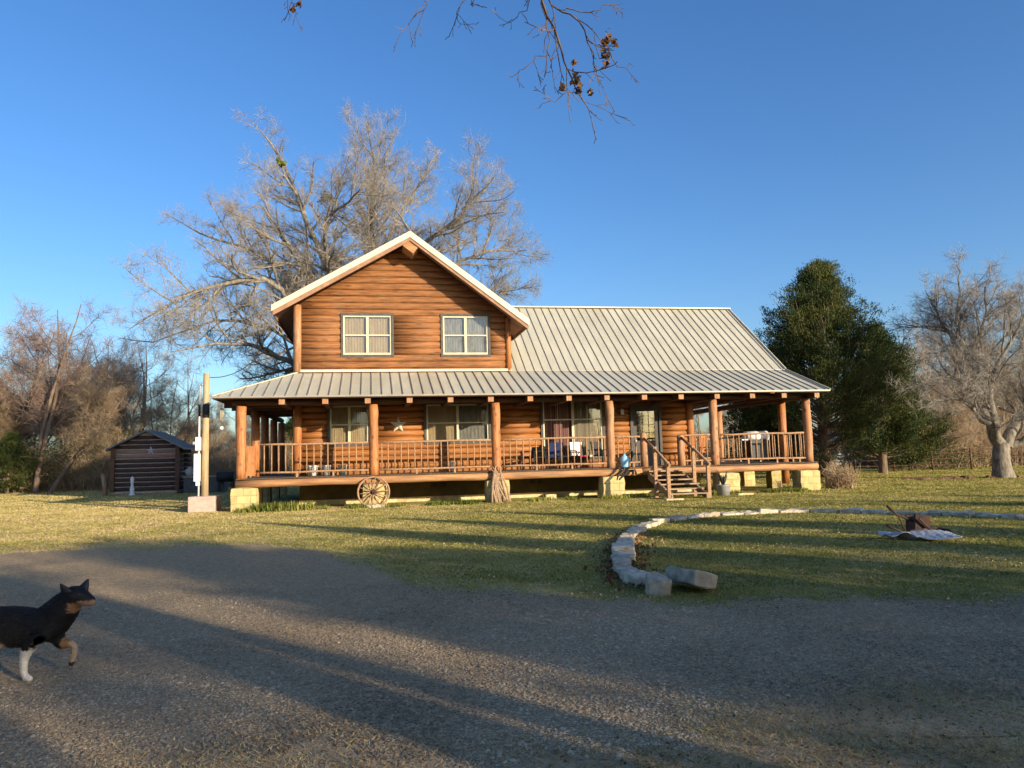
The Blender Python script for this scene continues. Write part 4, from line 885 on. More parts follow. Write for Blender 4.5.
def sprout(rg, out, pts, rads, level, maxlevel, prm, env=None):
    """grow side branches on a polyline"""
    seg = np.linalg.norm(np.diff(pts, axis=0), axis=1); L = seg.sum(); n = len(pts) - 1
    cnt = prm['count'][level]; cnt = max(2, int(round(cnt * (L / prm['ref'][level]) * rg.uniform(.85, 1.15))))
    for k in range(cnt):
        t = prm['start'][level] + (1 - prm['start'][level]) * (k + rg.uniform(0, 1)) / cnt; t = min(t, .985)
        x = t * n; i = int(x); f = x - i; p = pts[i] * (1 - f) + pts[i + 1] * f; tg = pts[i + 1] - pts[i]; tg /= np.linalg.norm(tg) + 1e-9
        ax = np.cross(tg, rg.normal(0, 1, 3)); ax /= np.linalg.norm(ax) + 1e-9
        an = rg.normal(prm['angle'][level], .18); d = tg * math.cos(an) + ax * math.sin(an); d[2] += prm['up'][level]
        l = L * prm['len'][level] * (1.15 - .65 * t) * rg.uniform(.6, 1.25); l = min(max(l, prm['minlen'][level]), prm['maxlen'][level])
        r0 = min((rads[i] * (1 - f) + rads[i + 1] * f) * .62, prm['r'][level] * (l / prm['maxlen'][level]) ** .7 + .004)
        nn = prm['seg'][level]; q = limb_path(rg, p, d, l, nn, prm['wander'][level], prm['lift'][level]); rr_ = np.linspace(r0, max(r0 * .3, .0035), nn + 1)
        if env is not None and not env(q[-1]):
            if level == 0: q = q[0] + (q - q[0]) * .42
            else: q = q[0] + (q - q[0]) * .6
            rr_ = rr_ * .7
        out[level + 1].append((q, rr_))
        if level + 1 < maxlevel: sprout(rg, out, q, rr_, level + 1, maxlevel, prm, env)
def twigs_bulk(rg, parents, per_m, l0, l1, r, spread=.75):
    """fine end twigs on a list of (points, radii), all at once"""
    out = []
    bylen = {}
    for q, _ in parents: bylen.setdefault(len(q), []).append(q)
    for n, L in bylen.items():
        A = np.array(L); seg = np.linalg.norm(A[:, -1] - A[:, 0], axis=1); cnt = np.maximum(3, (seg * per_m).astype(int)); idx = np.repeat(np.arange(len(A)), cnt)
        t = rg.uniform(.08, 1, len(idx)) * (n - 1) * .999; i = t.astype(int); f = (t - i)[:, None]; p = A[idx, i] * (1 - f) + A[idx, np.minimum(i + 1, n - 1)] * f
        d = A[idx, np.minimum(i + 1, n - 1)] - A[idx, i]; d /= np.linalg.norm(d, axis=1, keepdims=True) + 1e-9; d = d * .8 + rg.normal(0, spread, d.shape) + np.array([0, 0, .08]); d /= np.linalg.norm(d, axis=1, keepdims=True)
        l = rg.uniform(l0, l1, (len(idx), 1)); m1 = p + d * l * .5; d2 = d + rg.normal(0, .3, d.shape); d2 /= np.linalg.norm(d2, axis=1, keepdims=True); e = m1 + d2 * l * .5
        Q = np.stack([p, m1, e], 1); Rr = np.tile(np.array([r, r * .75, r * .4]), (len(Q), 1)); out.append((Q, Rr))
    return out
def dens(pts, rads, n):
    """resample a hand-placed limb smoothly (Catmull-Rom)"""
    P = [Vector(p) for p in pts]; P = [P[0] * 2 - P[1]] + P + [P[-1] * 2 - P[-2]]; out = []; rr_ = []
    m_ = len(P) - 3
    for k in range(n + 1):
        x = k / n * m_; i = min(int(x), m_ - 1); f = x - i; a, b, c, d = P[i:i + 4]
        out.append(np.array(0.5 * ((2 * b) + (c - a) * f + (2 * a - 5 * b + 4 * c - d) * f * f + (3 * b - a - 3 * c + d) * f ** 3)))
        rr_.append(np.interp(x, range(m_ + 1), rads) if len(rads) == m_ + 1 else rads[0] + (rads[-1] - rads[0]) * k / n)
    return np.array(out), np.array(rr_)
PRM = dict(count=[9, 9, 9, 8], ref=[7, 3.2, 1.5, .8], start=[.15, .15, .1, .1], angle=[.85, .75, .7, .65], up=[.12, .1, .08, .05], len=[.5, .5, .5, .5],
           minlen=[.8, .5, .3, .18], maxlen=[4.2, 2.2, 1.1, .55], r=[.075, .03, .013, .007], seg=[6, 5, 4, 3], wander=[.13, .14, .15, .16], lift=[.03, .03, .02, .02])
def finish_tree(name, loc, out, label, cat='tree', group=None, bark='bark', twig='twig', split=2, rz=0, extra=None):
    root = empty(name, loc, rz, label, cat, group)
    thick = [b for l in range(split) for b in out[l]]; thin = [b for l in range(split, len(out)) for b in out[l]]
    sf = lambda r: 12 if r > .2 else (8 if r > .07 else (5 if r > .025 else 3))
    V, F = bundle(thick, sf); np_mesh('trunk', V, F, M[bark], root, True)
    if thin:
        V, F = bundle(thin, sf)
        if extra:
            for Q, Rr in extra: V3, F3 = tubes_np(Q, Rr, 3); F = [np.concatenate([F[0], F3 + len(V)])]; V = np.concatenate([V, V3])
        np_mesh('twigs', V, F, M[twig], root, False)
    return root
def blobs(rg, centers, radius, n, size, mat, name, parent, flat=1.0):
    """many small leaf faces around centres"""
    C_ = centers[rg.integers(0, len(centers), n)]; D = rg.normal(0, 1, (n, 3)); D /= np.linalg.norm(D, axis=1, keepdims=True); D[:, 2] *= flat
    P = C_ + D * (radius * rg.uniform(0, 1, (n, 1)) ** .5); return leaves(rg, P, size, mat, name, parent)
def leaves(rg, P, size, mat, name, parent, aspect=.45, dirs=None):
    n = len(P); A = rg.normal(0, 1, (n, 3)) if dirs is None else dirs + rg.normal(0, .45, (n, 3)); A /= np.linalg.norm(A, axis=1, keepdims=True)
    B = np.cross(A, rg.normal(0, 1, (n, 3))); B /= np.linalg.norm(B, axis=1, keepdims=True) + 1e-9
    s = size * rg.uniform(.6, 1.4, (n, 1)); V = np.stack([P - A * s * .5, P + B * s * aspect * .5, P + A * s * .5, P - B * s * aspect * .5], 1).reshape(-1, 3)
    F = np.arange(4 * n).reshape(n, 4); return np_mesh(name, V, [F], M[mat], parent)

# --- the big bare oak behind the house (limbs laid out by hand)
def hand_tree(name, base, limbs, trunk, seed, label, prm, group=None, bark='bark', twig='twig', maxlevel=4, env=None, ntw=12):
    rg = np.random.default_rng(seed); base = Vector(base); out = [[] for _ in range(maxlevel + 1)]
    tp, tr_r = dens([Vector(p) - base for p in trunk[0]], trunk[1], 8); out[0].append((tp, tr_r))
    for pts, rad in limbs:
        q, r_ = dens([Vector(p) - base for p in pts], rad, 12)
        q[1:-1] += rg.normal(0, .06, (11, 3)); out[0].append((q, r_)); sprout(rg, out, q, r_, 0, 3, prm, env)
    return finish_tree(name, base, out, label, 'tree', group, bark, twig, 2, 0, twigs_bulk(rg, out[2] + out[3], ntw, .2, .6, .006))
OD = 41.0
ob = W(338, 470, OD); ob.z = 0
def L_(pl, dy=(0, 0)):  # limb through picture points, its depth drifting from dy[0] to dy[1]
    n = len(pl); return [W(x, y, OD + dy[0] + (dy[1] - dy[0]) * k / (n - 1)) for k, (x, y) in enumerate(pl)]
limbs = [
 (L_([(336, 352), (327, 318), (318, 282), (296, 258), (280, 232), (262, 205)], (0, -3)), [0.282, 0.215, 0.161, 0.114, 0.074, 0.027]),
 (L_([(334, 350), (332, 300), (326, 266), (306, 220), (292, 182), (273, 145), (252, 122)], (0, 3)), [0.269, 0.215, 0.168, 0.128, 0.094, 0.060, 0.020]),
 (L_([(338, 350), (334, 300), (328, 262), (328, 218), (345, 206), (360, 190)], (0, -5)), [0.215, 0.168, 0.128, 0.087, 0.060, 0.027]),
 (L_([(340, 352), (356, 300), (370, 256), (371, 216), (374, 166), (368, 124)], (0, 0)), [0.269, 0.202, 0.148, 0.108, 0.067, 0.020]),
 (L_([(345, 352), (365, 310), (376, 262), (400, 216), (420, 180), (440, 150)], (0, 5)), [0.215, 0.175, 0.128, 0.087, 0.054, 0.020]),
 (L_([(348, 360), (385, 300), (424, 246), (466, 208), (495, 176)], (0, -4)), [0.242, 0.175, 0.121, 0.067, 0.020]),
 (L_([(350, 365), (400, 320), (449, 270), (490, 252), (526, 250)], (0, 2)), [0.228, 0.161, 0.101, 0.060, 0.020]),
 (L_([(350, 372), (410, 345), (465, 312), (500, 292), (534, 284)], (0, 6)), [0.188, 0.134, 0.087, 0.054, 0.020]),
 (L_([(332, 355), (315, 310), (296, 283), (256, 250), (206, 237), (166, 214)], (0, 4)), [0.228, 0.181, 0.134, 0.087, 0.054, 0.020]),
 (L_([(330, 360), (300, 320), (268, 280), (214, 287), (172, 304), (128, 330)], (0, -6)), [0.228, 0.175, 0.121, 0.081, 0.054, 0.020]),
 (L_([(330, 380), (312, 372), (290, 362), (262, 349), (222, 342), (170, 352)], (-2, -9)), [0.202, 0.175, 0.141, 0.101, 0.060, 0.020]),
 (L_([(332, 365), (300, 345), (262, 325), (210, 322), (160, 340), (120, 338)], (0, 5)), [0.188, 0.148, 0.108, 0.067, 0.040, 0.020]),
 (L_([(334, 400), (312, 395), (285, 398), (262, 405), (240, 412)], (-2, -6)), [0.134, 0.101, 0.067, 0.040, 0.013]),
]
oc = np.array(W(347, 300, OD) - ob)
def oak_env(p):
    d = p - oc; return (d[0] / 11.6) ** 2 + (d[1] / 12) ** 2 + (d[2] / (10.4 if d[2] > 0 else 6)) ** 2 < 1
oak = hand_tree('oak_tree', ob, limbs, (L_([(338, 470), (338, 420), (337, 370), (336, 345)]), [.75, .6, .52, .42]), 3,
    'huge bare grey oak spreading its branches behind the upper gable of the house', dict(PRM, count=[15, 10, 8, 6], maxlen=[2.9, 1.5, .8, .5], len=[.50, .5, .5, .5], minlen=[.9, .5, .3, .2]), env=oak_env, ntw=9)
rg = np.random.default_rng(5)
for px, py, r_, l in ((327, 197, .36, 'a'), (283, 163, .22, 'b')):
    c0 = np.array(W(px, py, OD - 1) - ob); o = blobs(rg, c0 + rg.normal(0, r_ * .5, (7, 3)), r_ * .6, 420, .13, 'mistletoe', 'mistletoe', oak)

# --- right pecan
PD = 34.5; pb = W(1003, 479, PD); pb.z = 0
def Lp(pl, dy=(0, 0)):
    n = len(pl); return [W(x, y, PD + dy[0] + (dy[1] - dy[0]) * k / (n - 1)) for k, (x, y) in enumerate(pl)]
limbs = [
 (Lp([(1001, 446), (987, 418), (970, 388), (955, 345), (938, 318), (925, 290)], (0, 2)), [0.296, 0.200, 0.155, 0.104, 0.067, 0.015]),
 (Lp([(1001, 444), (993, 425), (990, 392), (998, 358), (1018, 328), (1035, 295)], (0, -2)), [0.222, 0.163, 0.118, 0.081, 0.052, 0.015]),
 (Lp([(980, 405), (966, 383), (943, 377), (918, 384), (900, 392)], (0, -1)), [0.118, 0.089, 0.059, 0.037, 0.011]),
 (Lp([(990, 424), (964, 402), (940, 402), (918, 410)], (-1, -2)), [0.111, 0.074, 0.044, 0.015]),
 (Lp([(972, 392), (962, 350), (957, 320), (960, 280), (957, 262)], (1, 2)), [0.126, 0.089, 0.067, 0.037, 0.011]),
 (Lp([(1006, 446), (1018, 415), (1035, 380), (1060, 340), (1085, 300)], (0, 0)), [0.266, 0.178, 0.118, 0.074, 0.022]),
 (Lp([(1008, 440), (1030, 400), (1045, 350), (1050, 300), (1055, 262)], (0, 3)), [0.207, 0.148, 0.104, 0.059, 0.015]),
 (Lp([(991, 400), (982, 350), (985, 310), (990, 264)], (1, 0)), [0.118, 0.074, 0.044, 0.015]),
 (Lp([(1010, 445), (1045, 425), (1085, 400), (1120, 380)], (0, -2)), [0.185, 0.118, 0.074, 0.022]),
]
pc = np.array(W(992, 352, PD) - pb)
def pec_env(p):
    d = p - pc; return (d[0] / 4.7) ** 2 + (d[1] / 5) ** 2 + (d[2] / (3.9 if d[2] > 0 else 3.6)) ** 2 < 1
hand_tree('pecan_tree', pb, limbs, (Lp([(1004, 480), (1002, 468), (1001, 455), (1002, 443)]), [0.503, 0.385, 0.348, 0.326]), 8, 'bare grey pecan tree with thick forked trunk at the right edge',
    dict(PRM, count=[13, 11, 8, 7], ref=[5, 2.4, 1.2, .8], len=[.5, .5, .5, .5], maxlen=[2.2, 1.3, .8, .5], minlen=[.7, .4, .25, .16], r=[.045, .020, .011, .006]), env=pec_env, ntw=6)

# --- generic bare trees (meshes reused)
def bare_tree(seed, H_, spread, bark, twig, name='bare_tree', lean=0.0, multi=1, prm=None, maxlevel=4, low=.25):
    rg = np.random.default_rng(seed); out = [[] for _ in range(maxlevel + 1)]
    p_ = prm or dict(PRM, count=[9, 8, 7, 6], ref=[3.6, 1.9, 1.0, .6], maxlen=[3.0, 1.7, 1.0, .6], r=[.05, .024, .012, .008], up=[.22, .18, .12, .1])
    for s in range(multi):
        d = np.array([rg.normal(0, .08 + .15 * (multi > 1)) + lean, rg.normal(0, .08 + .15 * (multi > 1)), 1.0])
        t = limb_path(rg, np.array([rg.normal(0, .12 * (multi > 1)), rg.normal(0, .12 * (multi > 1)), 0.0]), d, H_ * rg.uniform(.8, 1), 10, .06, .04)
        rr_ = np.linspace(H_ * .014 / math.sqrt(multi) * 1.2, .02, 11); out[0].append((t, rr_))
        nl = int(9 / multi ** .4)
        for k in range(nl):
            tt = low + (0.92 - low) * (k + rg.uniform(0, 1)) / nl; i = int(tt * 10); a = rg.uniform(0, 6.28); el = rg.uniform(.35, .9)
            L = H_ * spread * (1.1 - tt * .65) * rg.uniform(.7, 1.15)
            q = limb_path(rg, t[i], np.array([math.cos(a), math.sin(a), el]), L, 10, .10, .04); r_ = np.linspace(rr_[i] * .6, .015, 11)
            out[0].append((q, r_)); sprout(rg, out, q, r_, 0, 3, p_)
    return out, twigs_bulk(rg, out[2] + out[3], 5, .25, .8, .007)
protos = {}
def proto(kind):
    if kind in protos: return protos[kind]
    if kind == 'red': out, ex = bare_tree(21, 11, .42, 'darkbark', 'redtwig', multi=2); o = finish_tree('bare_tree', (0, 0, 0), out, 'x', 'tree', None, 'darkbark', 'redtwig', 2, 0, ex)
    if kind == 'tan': out, ex = bare_tree(22, 10, .40, 'bark', 'tantwig', multi=3, low=.12); o = finish_tree('bare_tree', (0, 0, 0), out, 'x', 'tree', None, 'bark', 'tantwig', 2, 0, ex)
    if kind == 'grey': out, ex = bare_tree(23, 11, .36, 'bark', 'twig', multi=2, low=.15); o = finish_tree('bare_tree', (0, 0, 0), out, 'x', 'tree', None, 'bark', 'twig', 2, 0, ex)
    if kind == 'lean': out, ex = bare_tree(24, 9, .45, 'darkbark', 'tantwig', lean=.45, low=.3); o = finish_tree('bare_tree', (0, 0, 0), out, 'x', 'tree', None, 'darkbark', 'tantwig', 2, 0, ex)
    if kind == 'tall': out, ex = bare_tree(26, 12, .30, 'darkbark', 'twig', low=.45); o = finish_tree('bare_tree', (0, 0, 0), out, 'x', 'tree', None, 'darkbark', 'twig', 2, 0, ex)
    protos[kind] = [o, False]; return protos[kind]
def put(kind, x, y, s, rz, label, group=None, sz=None, name=None):
    p = proto(kind); o = p[0] if not p[1] else copy_tree(p[0]); p[1] = True
    o.location = (x, y, 0); o.scale = (s, s, sz or s); o.rotation_euler = (0, 0, rz); o['label'] = label
    if group: o['group'] = group
    return o
rt = random.Random(31)
def col(px, y): return (px - 512) / FPX * y    # lateral position seen at column px from the camera
GL_ = 'bare trees of the wood beyond the shed'; GR_ = 'bare trees of the wood beyond the right lawn'; GM_ = 'bare trees far behind the porch'
put('red', col(40, 50), 50, 1.35, .4, 'tall bare tree with reddish budding twigs at the left edge of the photo')
put('lean', col(50, 47), 47, 1.0, .2, 'leaning bare tree with long low branches left of the shed')
for px, y, s, k in ((5, 56, 1.05, 'red'), (78, 58, 1.0, 'tan'), (108, 54, .82, 'tan'), (138, 60, .92, 'grey'), (165, 58, .78, 'tan'), (190, 64, .78, 'grey'), (-30, 54, 1.0, 'tan'), (218, 62, .62, 'tan'), (238, 66, .62, 'grey'), (262, 64, .58, 'tan'), (60, 66, 1.1, 'red'), (-70, 60, 1.1, 'grey'), (120, 68, 1.05, 'red'), (25, 70, 1.1, 'tan')):
    put(k, col(px, y), y, s * 1.18, rt.uniform(0, 6.28), {'red': 'bare tree with reddish twigs inside the wood beyond the shed', 'tan': 'bare bushy tree with tan twigs in the wood beyond the shed', 'grey': 'bare tree with grey twigs in the wood beyond the shed'}[k], GL_ + ', ' + k + ' ones')
for px, y, s, k in ((905, 60, 1.05, 'grey'), (935, 58, 1.1, 'tan'), (965, 64, 1.2, 'grey'), (995, 58, 1.1, 'tan'), (1030, 62, 1.2, 'grey'), (880, 66, 1.05, 'tan'), (1065, 60, 1.2, 'tan'), (950, 52, .7, 'tan'), (1100, 58, 1.1, 'grey'), (925, 50, .62, 'lean')):
    put(k, col(px, y), y, s, rt.uniform(0, 6.28), {'tan': 'bare bushy tree with tan twigs in the wood beyond the right lawn', 'grey': 'bare tree with grey twigs in the wood beyond the right lawn', 'lean': 'small leaning bare tree before the wood at right'}[k], GR_ + ', ' + k + ' ones')
for px, y, s, k in ((700, 62, .72, 'grey'), (722, 66, .7, 'tan'), (745, 70, .62, 'grey'), (675, 70, .7, 'tan'), (770, 66, .6, 'tan')):
    put(k, col(px, y), y, s, rt.uniform(0, 6.28), {'tan': 'tan twigged bare tree seen far behind under the right porch roof', 'grey': 'grey twigged bare tree seen far behind under the right porch roof'}[k], GM_ + ', ' + k + ' ones')

# --- cedar trees
def cedar(seed, H_, Rr, low=.10, nb=300, leafn=22, dome=False):
    rg = np.random.default_rng(seed); br = []; cents = []; dirs = []
    t = limb_path(rg, np.zeros(3), np.array([0, 0, 1.0]), H_ * .97, 12, .03, .05); tr_ = np.linspace(H_ * .03, .03, 13)
    lump = [(rg.uniform(0, 6.28), rg.uniform(low, .95), rg.uniform(.35, .6), rg.uniform(-.3, .4)) for _ in range(22)]
    for k in range(nb):
        h = low + (1 - low) * (k + rg.uniform(0, 1)) / nb; h = min(h, .995); a = rg.uniform(0, 6.28)
        prof = (1 - h) ** .86 * 1.16 if h > .3 else (.62 + h * .8)
        if dome: prof = math.sqrt(max(.03, 1 - (max(0, h - .42) / .58) ** 2.4)) * (.75 + .25 * min(1, h / .4))
        sc_ = 1.0
        for (la, lh, w_, am) in lump:
            dd = ((math.cos(a - la) - 1) * 2) + -((h - lh) / .12) ** 2; sc_ += am * math.exp(dd)
        L = Rr * prof * sc_ * rg.uniform(.72, 1.12) + .25; i = min(int(h * 12), 11); f = h * 12 - i; p = t[i] * (1 - f) + t[min(i + 1, 12)] * f
        q = limb_path(rg, p, np.array([math.cos(a), math.sin(a), .25 + .6 * h]), L, 6, .10, .05); br.append((q, np.linspace(.045, .008, 7)))
        m_ = int(4 + L * 4)
        for j in range(m_):
            x = rg.uniform(.25, 1) ** .7 * 6; ii = min(int(x), 5); ff = x - ii; c = q[ii] * (1 - ff) + q[ii + 1] * ff + rg.normal(0, .12 + .10 * L * (x / 6) * .4, 3)
            dv = (q[-1] - q[0]); dv = dv / np.linalg.norm(dv) + np.array([0, 0, .5])
            for _ in range(leafn): cents.append(c + rg.normal(0, .13, 3) * np.array([1, 1, .7])); dirs.append(dv)
    V, F = bundle([(t, tr_)], lambda r: 10)
    V2, F2 = bundle(br, lambda r: 4)
    return (np.concatenate([V, V2]), [np.concatenate([F[0], F2[0] + len(V)])]), np.array(cents), np.array(dirs), rg
def make_cedar(loc, label, seed, H_, Rr, low=.1, nb=300, leafn=22, size=.17, mat='cedar', name='cedar_tree', group=None, dome=False):
    (V, F), c, d, rg = cedar(seed, H_, Rr, low, nb, leafn, dome); root = empty(name, loc, 0, label, 'tree', group)
    np_mesh('trunk', V, F, M['darkbark'], root, True); leaves(rg, c, size, mat, 'crown', root, .32, d); return root
CEDARS = 1
ca = make_cedar((col(822, 41.5), 41.5, 0), 'tall dark green cedar right of the porch roof', 41, 11.7, 5.1, .11, 380, 34, .115)
cb = make_cedar((col(878, 45), 45, 0), 'olive green cedar with bare lower trunk right of the tall cedar', 42, 8.6, 3.2, .10, 250, 30, .12)
cc = make_cedar((col(765, 44), 44, 0), 'dark green cedar seen under the right porch roof', 43, 6.2, 2.6, .05, 200, 18)
def cc_copy(o, x, y, s, rz, label, group=None):
    c = copy_tree(o); c.location = (x, y, 0); c.scale = (s, s, s); c.rotation_euler = (0, 0, rz); c['label'] = label
    if group: c['group'] = group
    return c
cc_copy(cc, col(905, 48), 48, .8, 1.0, 'small cedar with dark trunk between the tall cedar and the pecan')
cc_copy(cc, col(8, 50), 50, .62, 2.0, 'low dark evergreen bush at the left edge of the photo')
cc_copy(cb, col(-10, 62), 62, 1.05, .5, 'evergreen tree rising behind the bare trees at the left edge')
cc_copy(cc, col(292, 58), 58, .8, 3.0, 'small dark evergreen seen through the left porch')

# --- undergrowth masses at the wood edge
def thicket(x0, x1, y0, y1, n, hmin, hmax, name, label, seed, mat, leafy=0):
    rg = np.random.default_rng(seed); B = []
    P0 = np.stack([rg.uniform(x0, x1, n), rg.uniform(y0, y1, n), np.zeros(n)], 1)
    for p in P0:
        h = rg.uniform(hmin, hmax); q = limb_path(rg, p, np.array([rg.normal(0, .3), rg.normal(0, .3), 1]), h, 4, .22, 0); B.append((q, np.linspace(.016, .004, 5)))
        for k in range(7):
            i = rg.integers(1, 4); l = h * rg.uniform(.2, .45); q2 = limb_path(rg, q[i], np.array([rg.normal(0, 1), rg.normal(0, 1), .8]), l, 3, .25, 0); B.append((q2, np.linspace(.009, .003, 4)))
    V, F = bundle(B, lambda r: 3); o = np_mesh(name, V, F, M[mat]); tag(o, label, 'undergrowth', kind='stuff')
    return o
thicket(col(-90, 56), col(300, 56), 51, 63, 5200, 1.2, 4.2, 'brush', 'dense tan leafless brush along the wood edge beyond the shed', 51, 'tantwig')
thicket(col(660, 62), col(800, 62), 58, 66, 1800, 1.2, 3.6, 'brush', 'tan leafless brush behind the right porch', 52, 'tantwig')
thicket(col(866, 56), col(1130, 56), 52, 62, 4200, 1.2, 4.0, 'brush', 'dense tan leafless brush along the wood edge beyond the right lawn', 53, 'tantwig')
thicket(col(300, 70), col(660, 70), 66, 76, 2500, 1.5, 4.0, 'brush', 'leafless brush along the wood edge behind the house', 54, 'twig')
rg = np.random.default_rng(60)
def leafmass(boxes, n, size, mat, name, label):
    P = []
    for (x0, x1, y0, y1, h) in boxes:
        k = n // len(boxes); c = np.stack([rg.uniform(x0, x1, 30), rg.uniform(y0, y1, 30), rg.uniform(.2, h, 30)], 1); P.append(c[rg.integers(0, 30, k)] + rg.normal(0, .55, (k, 3)) * np.array([1, 1, .8]))
    P = np.concatenate(P); P[:, 2] = np.abs(P[:, 2]); o = leaves(rg, P, size, mat, name, None); tag(o, label, 'undergrowth', kind='stuff')
leafmass([(col(30, 52), col(75, 52), 50, 54, 3.2), (col(70, 54), col(140, 54), 51, 56, 3.6), (col(130, 56), col(190, 56), 53, 58, 3.4)], 9000, .14, 'olive', 'vine_leaves', 'olive green vines and leaves in the wood edge left of the shed')
leafmass([(col(875, 47), col(925, 47), 46, 49, 3.6), (col(930, 50), col(965, 50), 48, 52, 1.2), (col(796, 42), col(822, 42), 40, 43, 1.3)], 7000, .13, 'olive', 'vine_leaves', 'olive green vines and weeds below the cedars')
# dry shrub by the right pier
thicket(col(818, 30), col(836, 30), 28.6, 30.2, 130, .35, 1.15, 'dry_weeds', 'tangle of dry brown stems beside the right porch pier', 55, 'tantwig')

# ---------------------------------------------------------------- far buildings and fence at right
def farhouse(x, y, rz, L, Wd, h, rh, wall, roof, name, label, cat):
    t = empty(name, (x, y, 0), rz, label, cat)
    mb = MB(); mb.prism([(-L / 2, 0, 0), (L / 2, 0, 0), (L / 2, 0, h), (-L / 2, 0, h)], (0, Wd, 0)); mb.prism([(-L / 2 + .01, .01, h), (-L / 2 + .01, Wd - .01, h), (-L / 2 + .01, Wd / 2, h + rh - .1)], (L - .02, 0, 0)); mb.build('wall', M[wall], t)
    mb = MB(); mb.prism([(-L / 2 - .3, -.4, h - .1), (-L / 2 - .3, Wd / 2, h + rh), (-L / 2 - .3, Wd / 2, h + rh + .12), (-L / 2 - .3, -.4, h + .02)], (L + .6, 0, 0)); mb.prism([(-L / 2 - .3, Wd + .4, h - .1), (-L / 2 - .3, Wd / 2 + .002, h + rh), (-L / 2 - .3, Wd / 2 + .002, h + rh + .12), (-L / 2 - .3, Wd + .4, h + .02)], (L + .6, 0, 0)); mb.build('roof', M[roof], t)
    for k in range(int(L // 2.5)):
        a = -L / 2 + 1 + k * 2.5; wn = MB().box((a, -.03, h * .4), (a + .9, .02, h * .8)).build('window', M['black'], t)
    MB().box((L / 2 - 1.2, -.035, 0), (L / 2 - .4, .02, 1.9)).build('door', M['trim'], t)
    return t
farhouse(col(842, 72), 72, R(5), 5.5, 5, 2.3, 1.0, 'white', 'cream', 'farmhouse', 'small white farmhouse glimpsed between the cedar trunks', 'house')
farhouse(col(1010, 66), 66, R(-4), 7.5, 6, 2.0, 1.1, 'darkwood', 'darkgalv', 'barn', 'low dark barn behind the pecan tree', 'barn')
trl = empty('livestock_trailer', (col(928, 74), 74, 0), R(4), 'white slatted livestock trailer far behind the fence', 'trailer')
mb = MB()
for z in (.7, 1.2, 1.7, 2.2): mb.box((-2.2, 0, z), (2.2, .05, z + .3)); mb.box((-2.2, 1.9, z), (2.2, 1.95, z + .3))
mb.build('slat_side', M['white'], trl); MB().box((-2.25, -.02, 2.5), (2.25, 2, 2.58)).build('roof', M['white'], trl); MB().box((-2.2, 0, .5), (2.2, 1.95, .62)).build('floor', M['black'], trl)
for x in (-.5, .5): MB().tube([(x, -.1, .35), (x, .1, .35)], .35, 14).build('wheel', M['black'], trl, True)
fence = empty('rail_fence', (0, 0, 0), 0, 'long dark rail fence in front of the wood beyond the right lawn', 'fence')
fx = np.linspace(11.5, 44, 15); fyv = 47.5 - (fx - 11.5) * .03
for x, y in zip(fx, fyv): MB().tube([(x, y, 0), (x, y, 1.3)], .055, 7).build('post', M['darkwood'], fence, True)
for z in (.35, .7, 1.05, 1.25):
    MB().tube([(x, y, z + rnd.uniform(-.02, .02)) for x, y in zip(fx, fyv)], .022, 5).build('rail', M['darkwood'], fence, True)
mb = MB()
for k in range(26):
    rough_block(mb, (rnd.uniform(-2.4, 2.6), rnd.uniform(-.5, .7), .05), (rnd.uniform(.2, .7), .09, .07), rnd.uniform(-.4, .4), .02)
o = mb.build('log_litter', M['darkwood']); o.location = (pb.x - 1.5, pb.y + .3, 0); tag(o, 'low litter of fallen branches round the foot of the pecan', 'fallen branches', kind='stuff')

# ---------------------------------------------------------------- trees behind the camera that shade the drive
def QS(q, t): return (q * .679 + t * .734, q * .734 - t * .679)      # q across, t towards the sun
SHADE_T = [(*QS(6.0, 19.5), 1.0, 'd', 1), (*QS(8.2, 17.5), .76, 'd', 2.5), (*QS(-.2, 13), .72, 'd', .7), (*QS(-3.6, 15), .9, 'd', 3.3),
  (*QS(3.95, 9.5), 1.0, 'tall', .5), (*QS(12.2, 21), .62, 'grey', 1.2), (*QS(22, 25), .68, 'grey', 5.1), (*QS(15.4, 10), .40, 's', 1), (*QS(12.6, 9.5), .34, 's', 2), (*QS(18.6, 14), .42, 's', 3), (*QS(22.6, 17.5), .5, 's', 4), (*QS(26, 19), .5, 's', 5), (*QS(10.2, 7), .30, 's', .4), (*QS(19, 31), .8, 'red', 2.2), (*QS(1.6, 24), .9, 'red', .3), (*QS(10, 27), .7, 'tan', 4.1)]


cdm = make_cedar((*SHADE_T[0][:2], 0), 'x', 46, 8.0, 2.3, .16, 170, 18, .17, 'olive', 'evergreen_tree', None, True)
tag(cdm, 'round crowned evergreen tree behind the photographer, shading the driveway', 'tree', 'round evergreen trees behind the photographer')
for i, (x, y, sc_, src, rz) in enumerate(SHADE_T):
    if src == 'd':
        if i: cc_copy(cdm, x, y, sc_, rz, 'round crowned evergreen tree behind the photographer, shading the driveway', 'round evergreen trees behind the photographer')
        continue
    if src == 's':
        c_ = cc_copy(cc, x, y, sc_, rz, 'slim evergreen tree standing right of the photographer, casting a streak on the lawn', 'slim evergreens beside the photographer'); c_.scale = (sc_, sc_, .92)
    elif src == 'c': cc_copy(cb, x, y, sc_, rz, 'leafy evergreen tree standing behind the photographer, shading the driveway', 'evergreen trees behind the photographer')
    elif src == 'a': cc_copy(ca, x, y, sc_, rz, 'tall evergreen tree standing behind the photographer, shading the driveway', 'tall evergreen trees behind the photographer')
    else: put(src, x, y, sc_, rz, 'bare tree standing behind the photographer, shading the driveway', 'bare trees behind the photographer')
rb = random.Random(77)
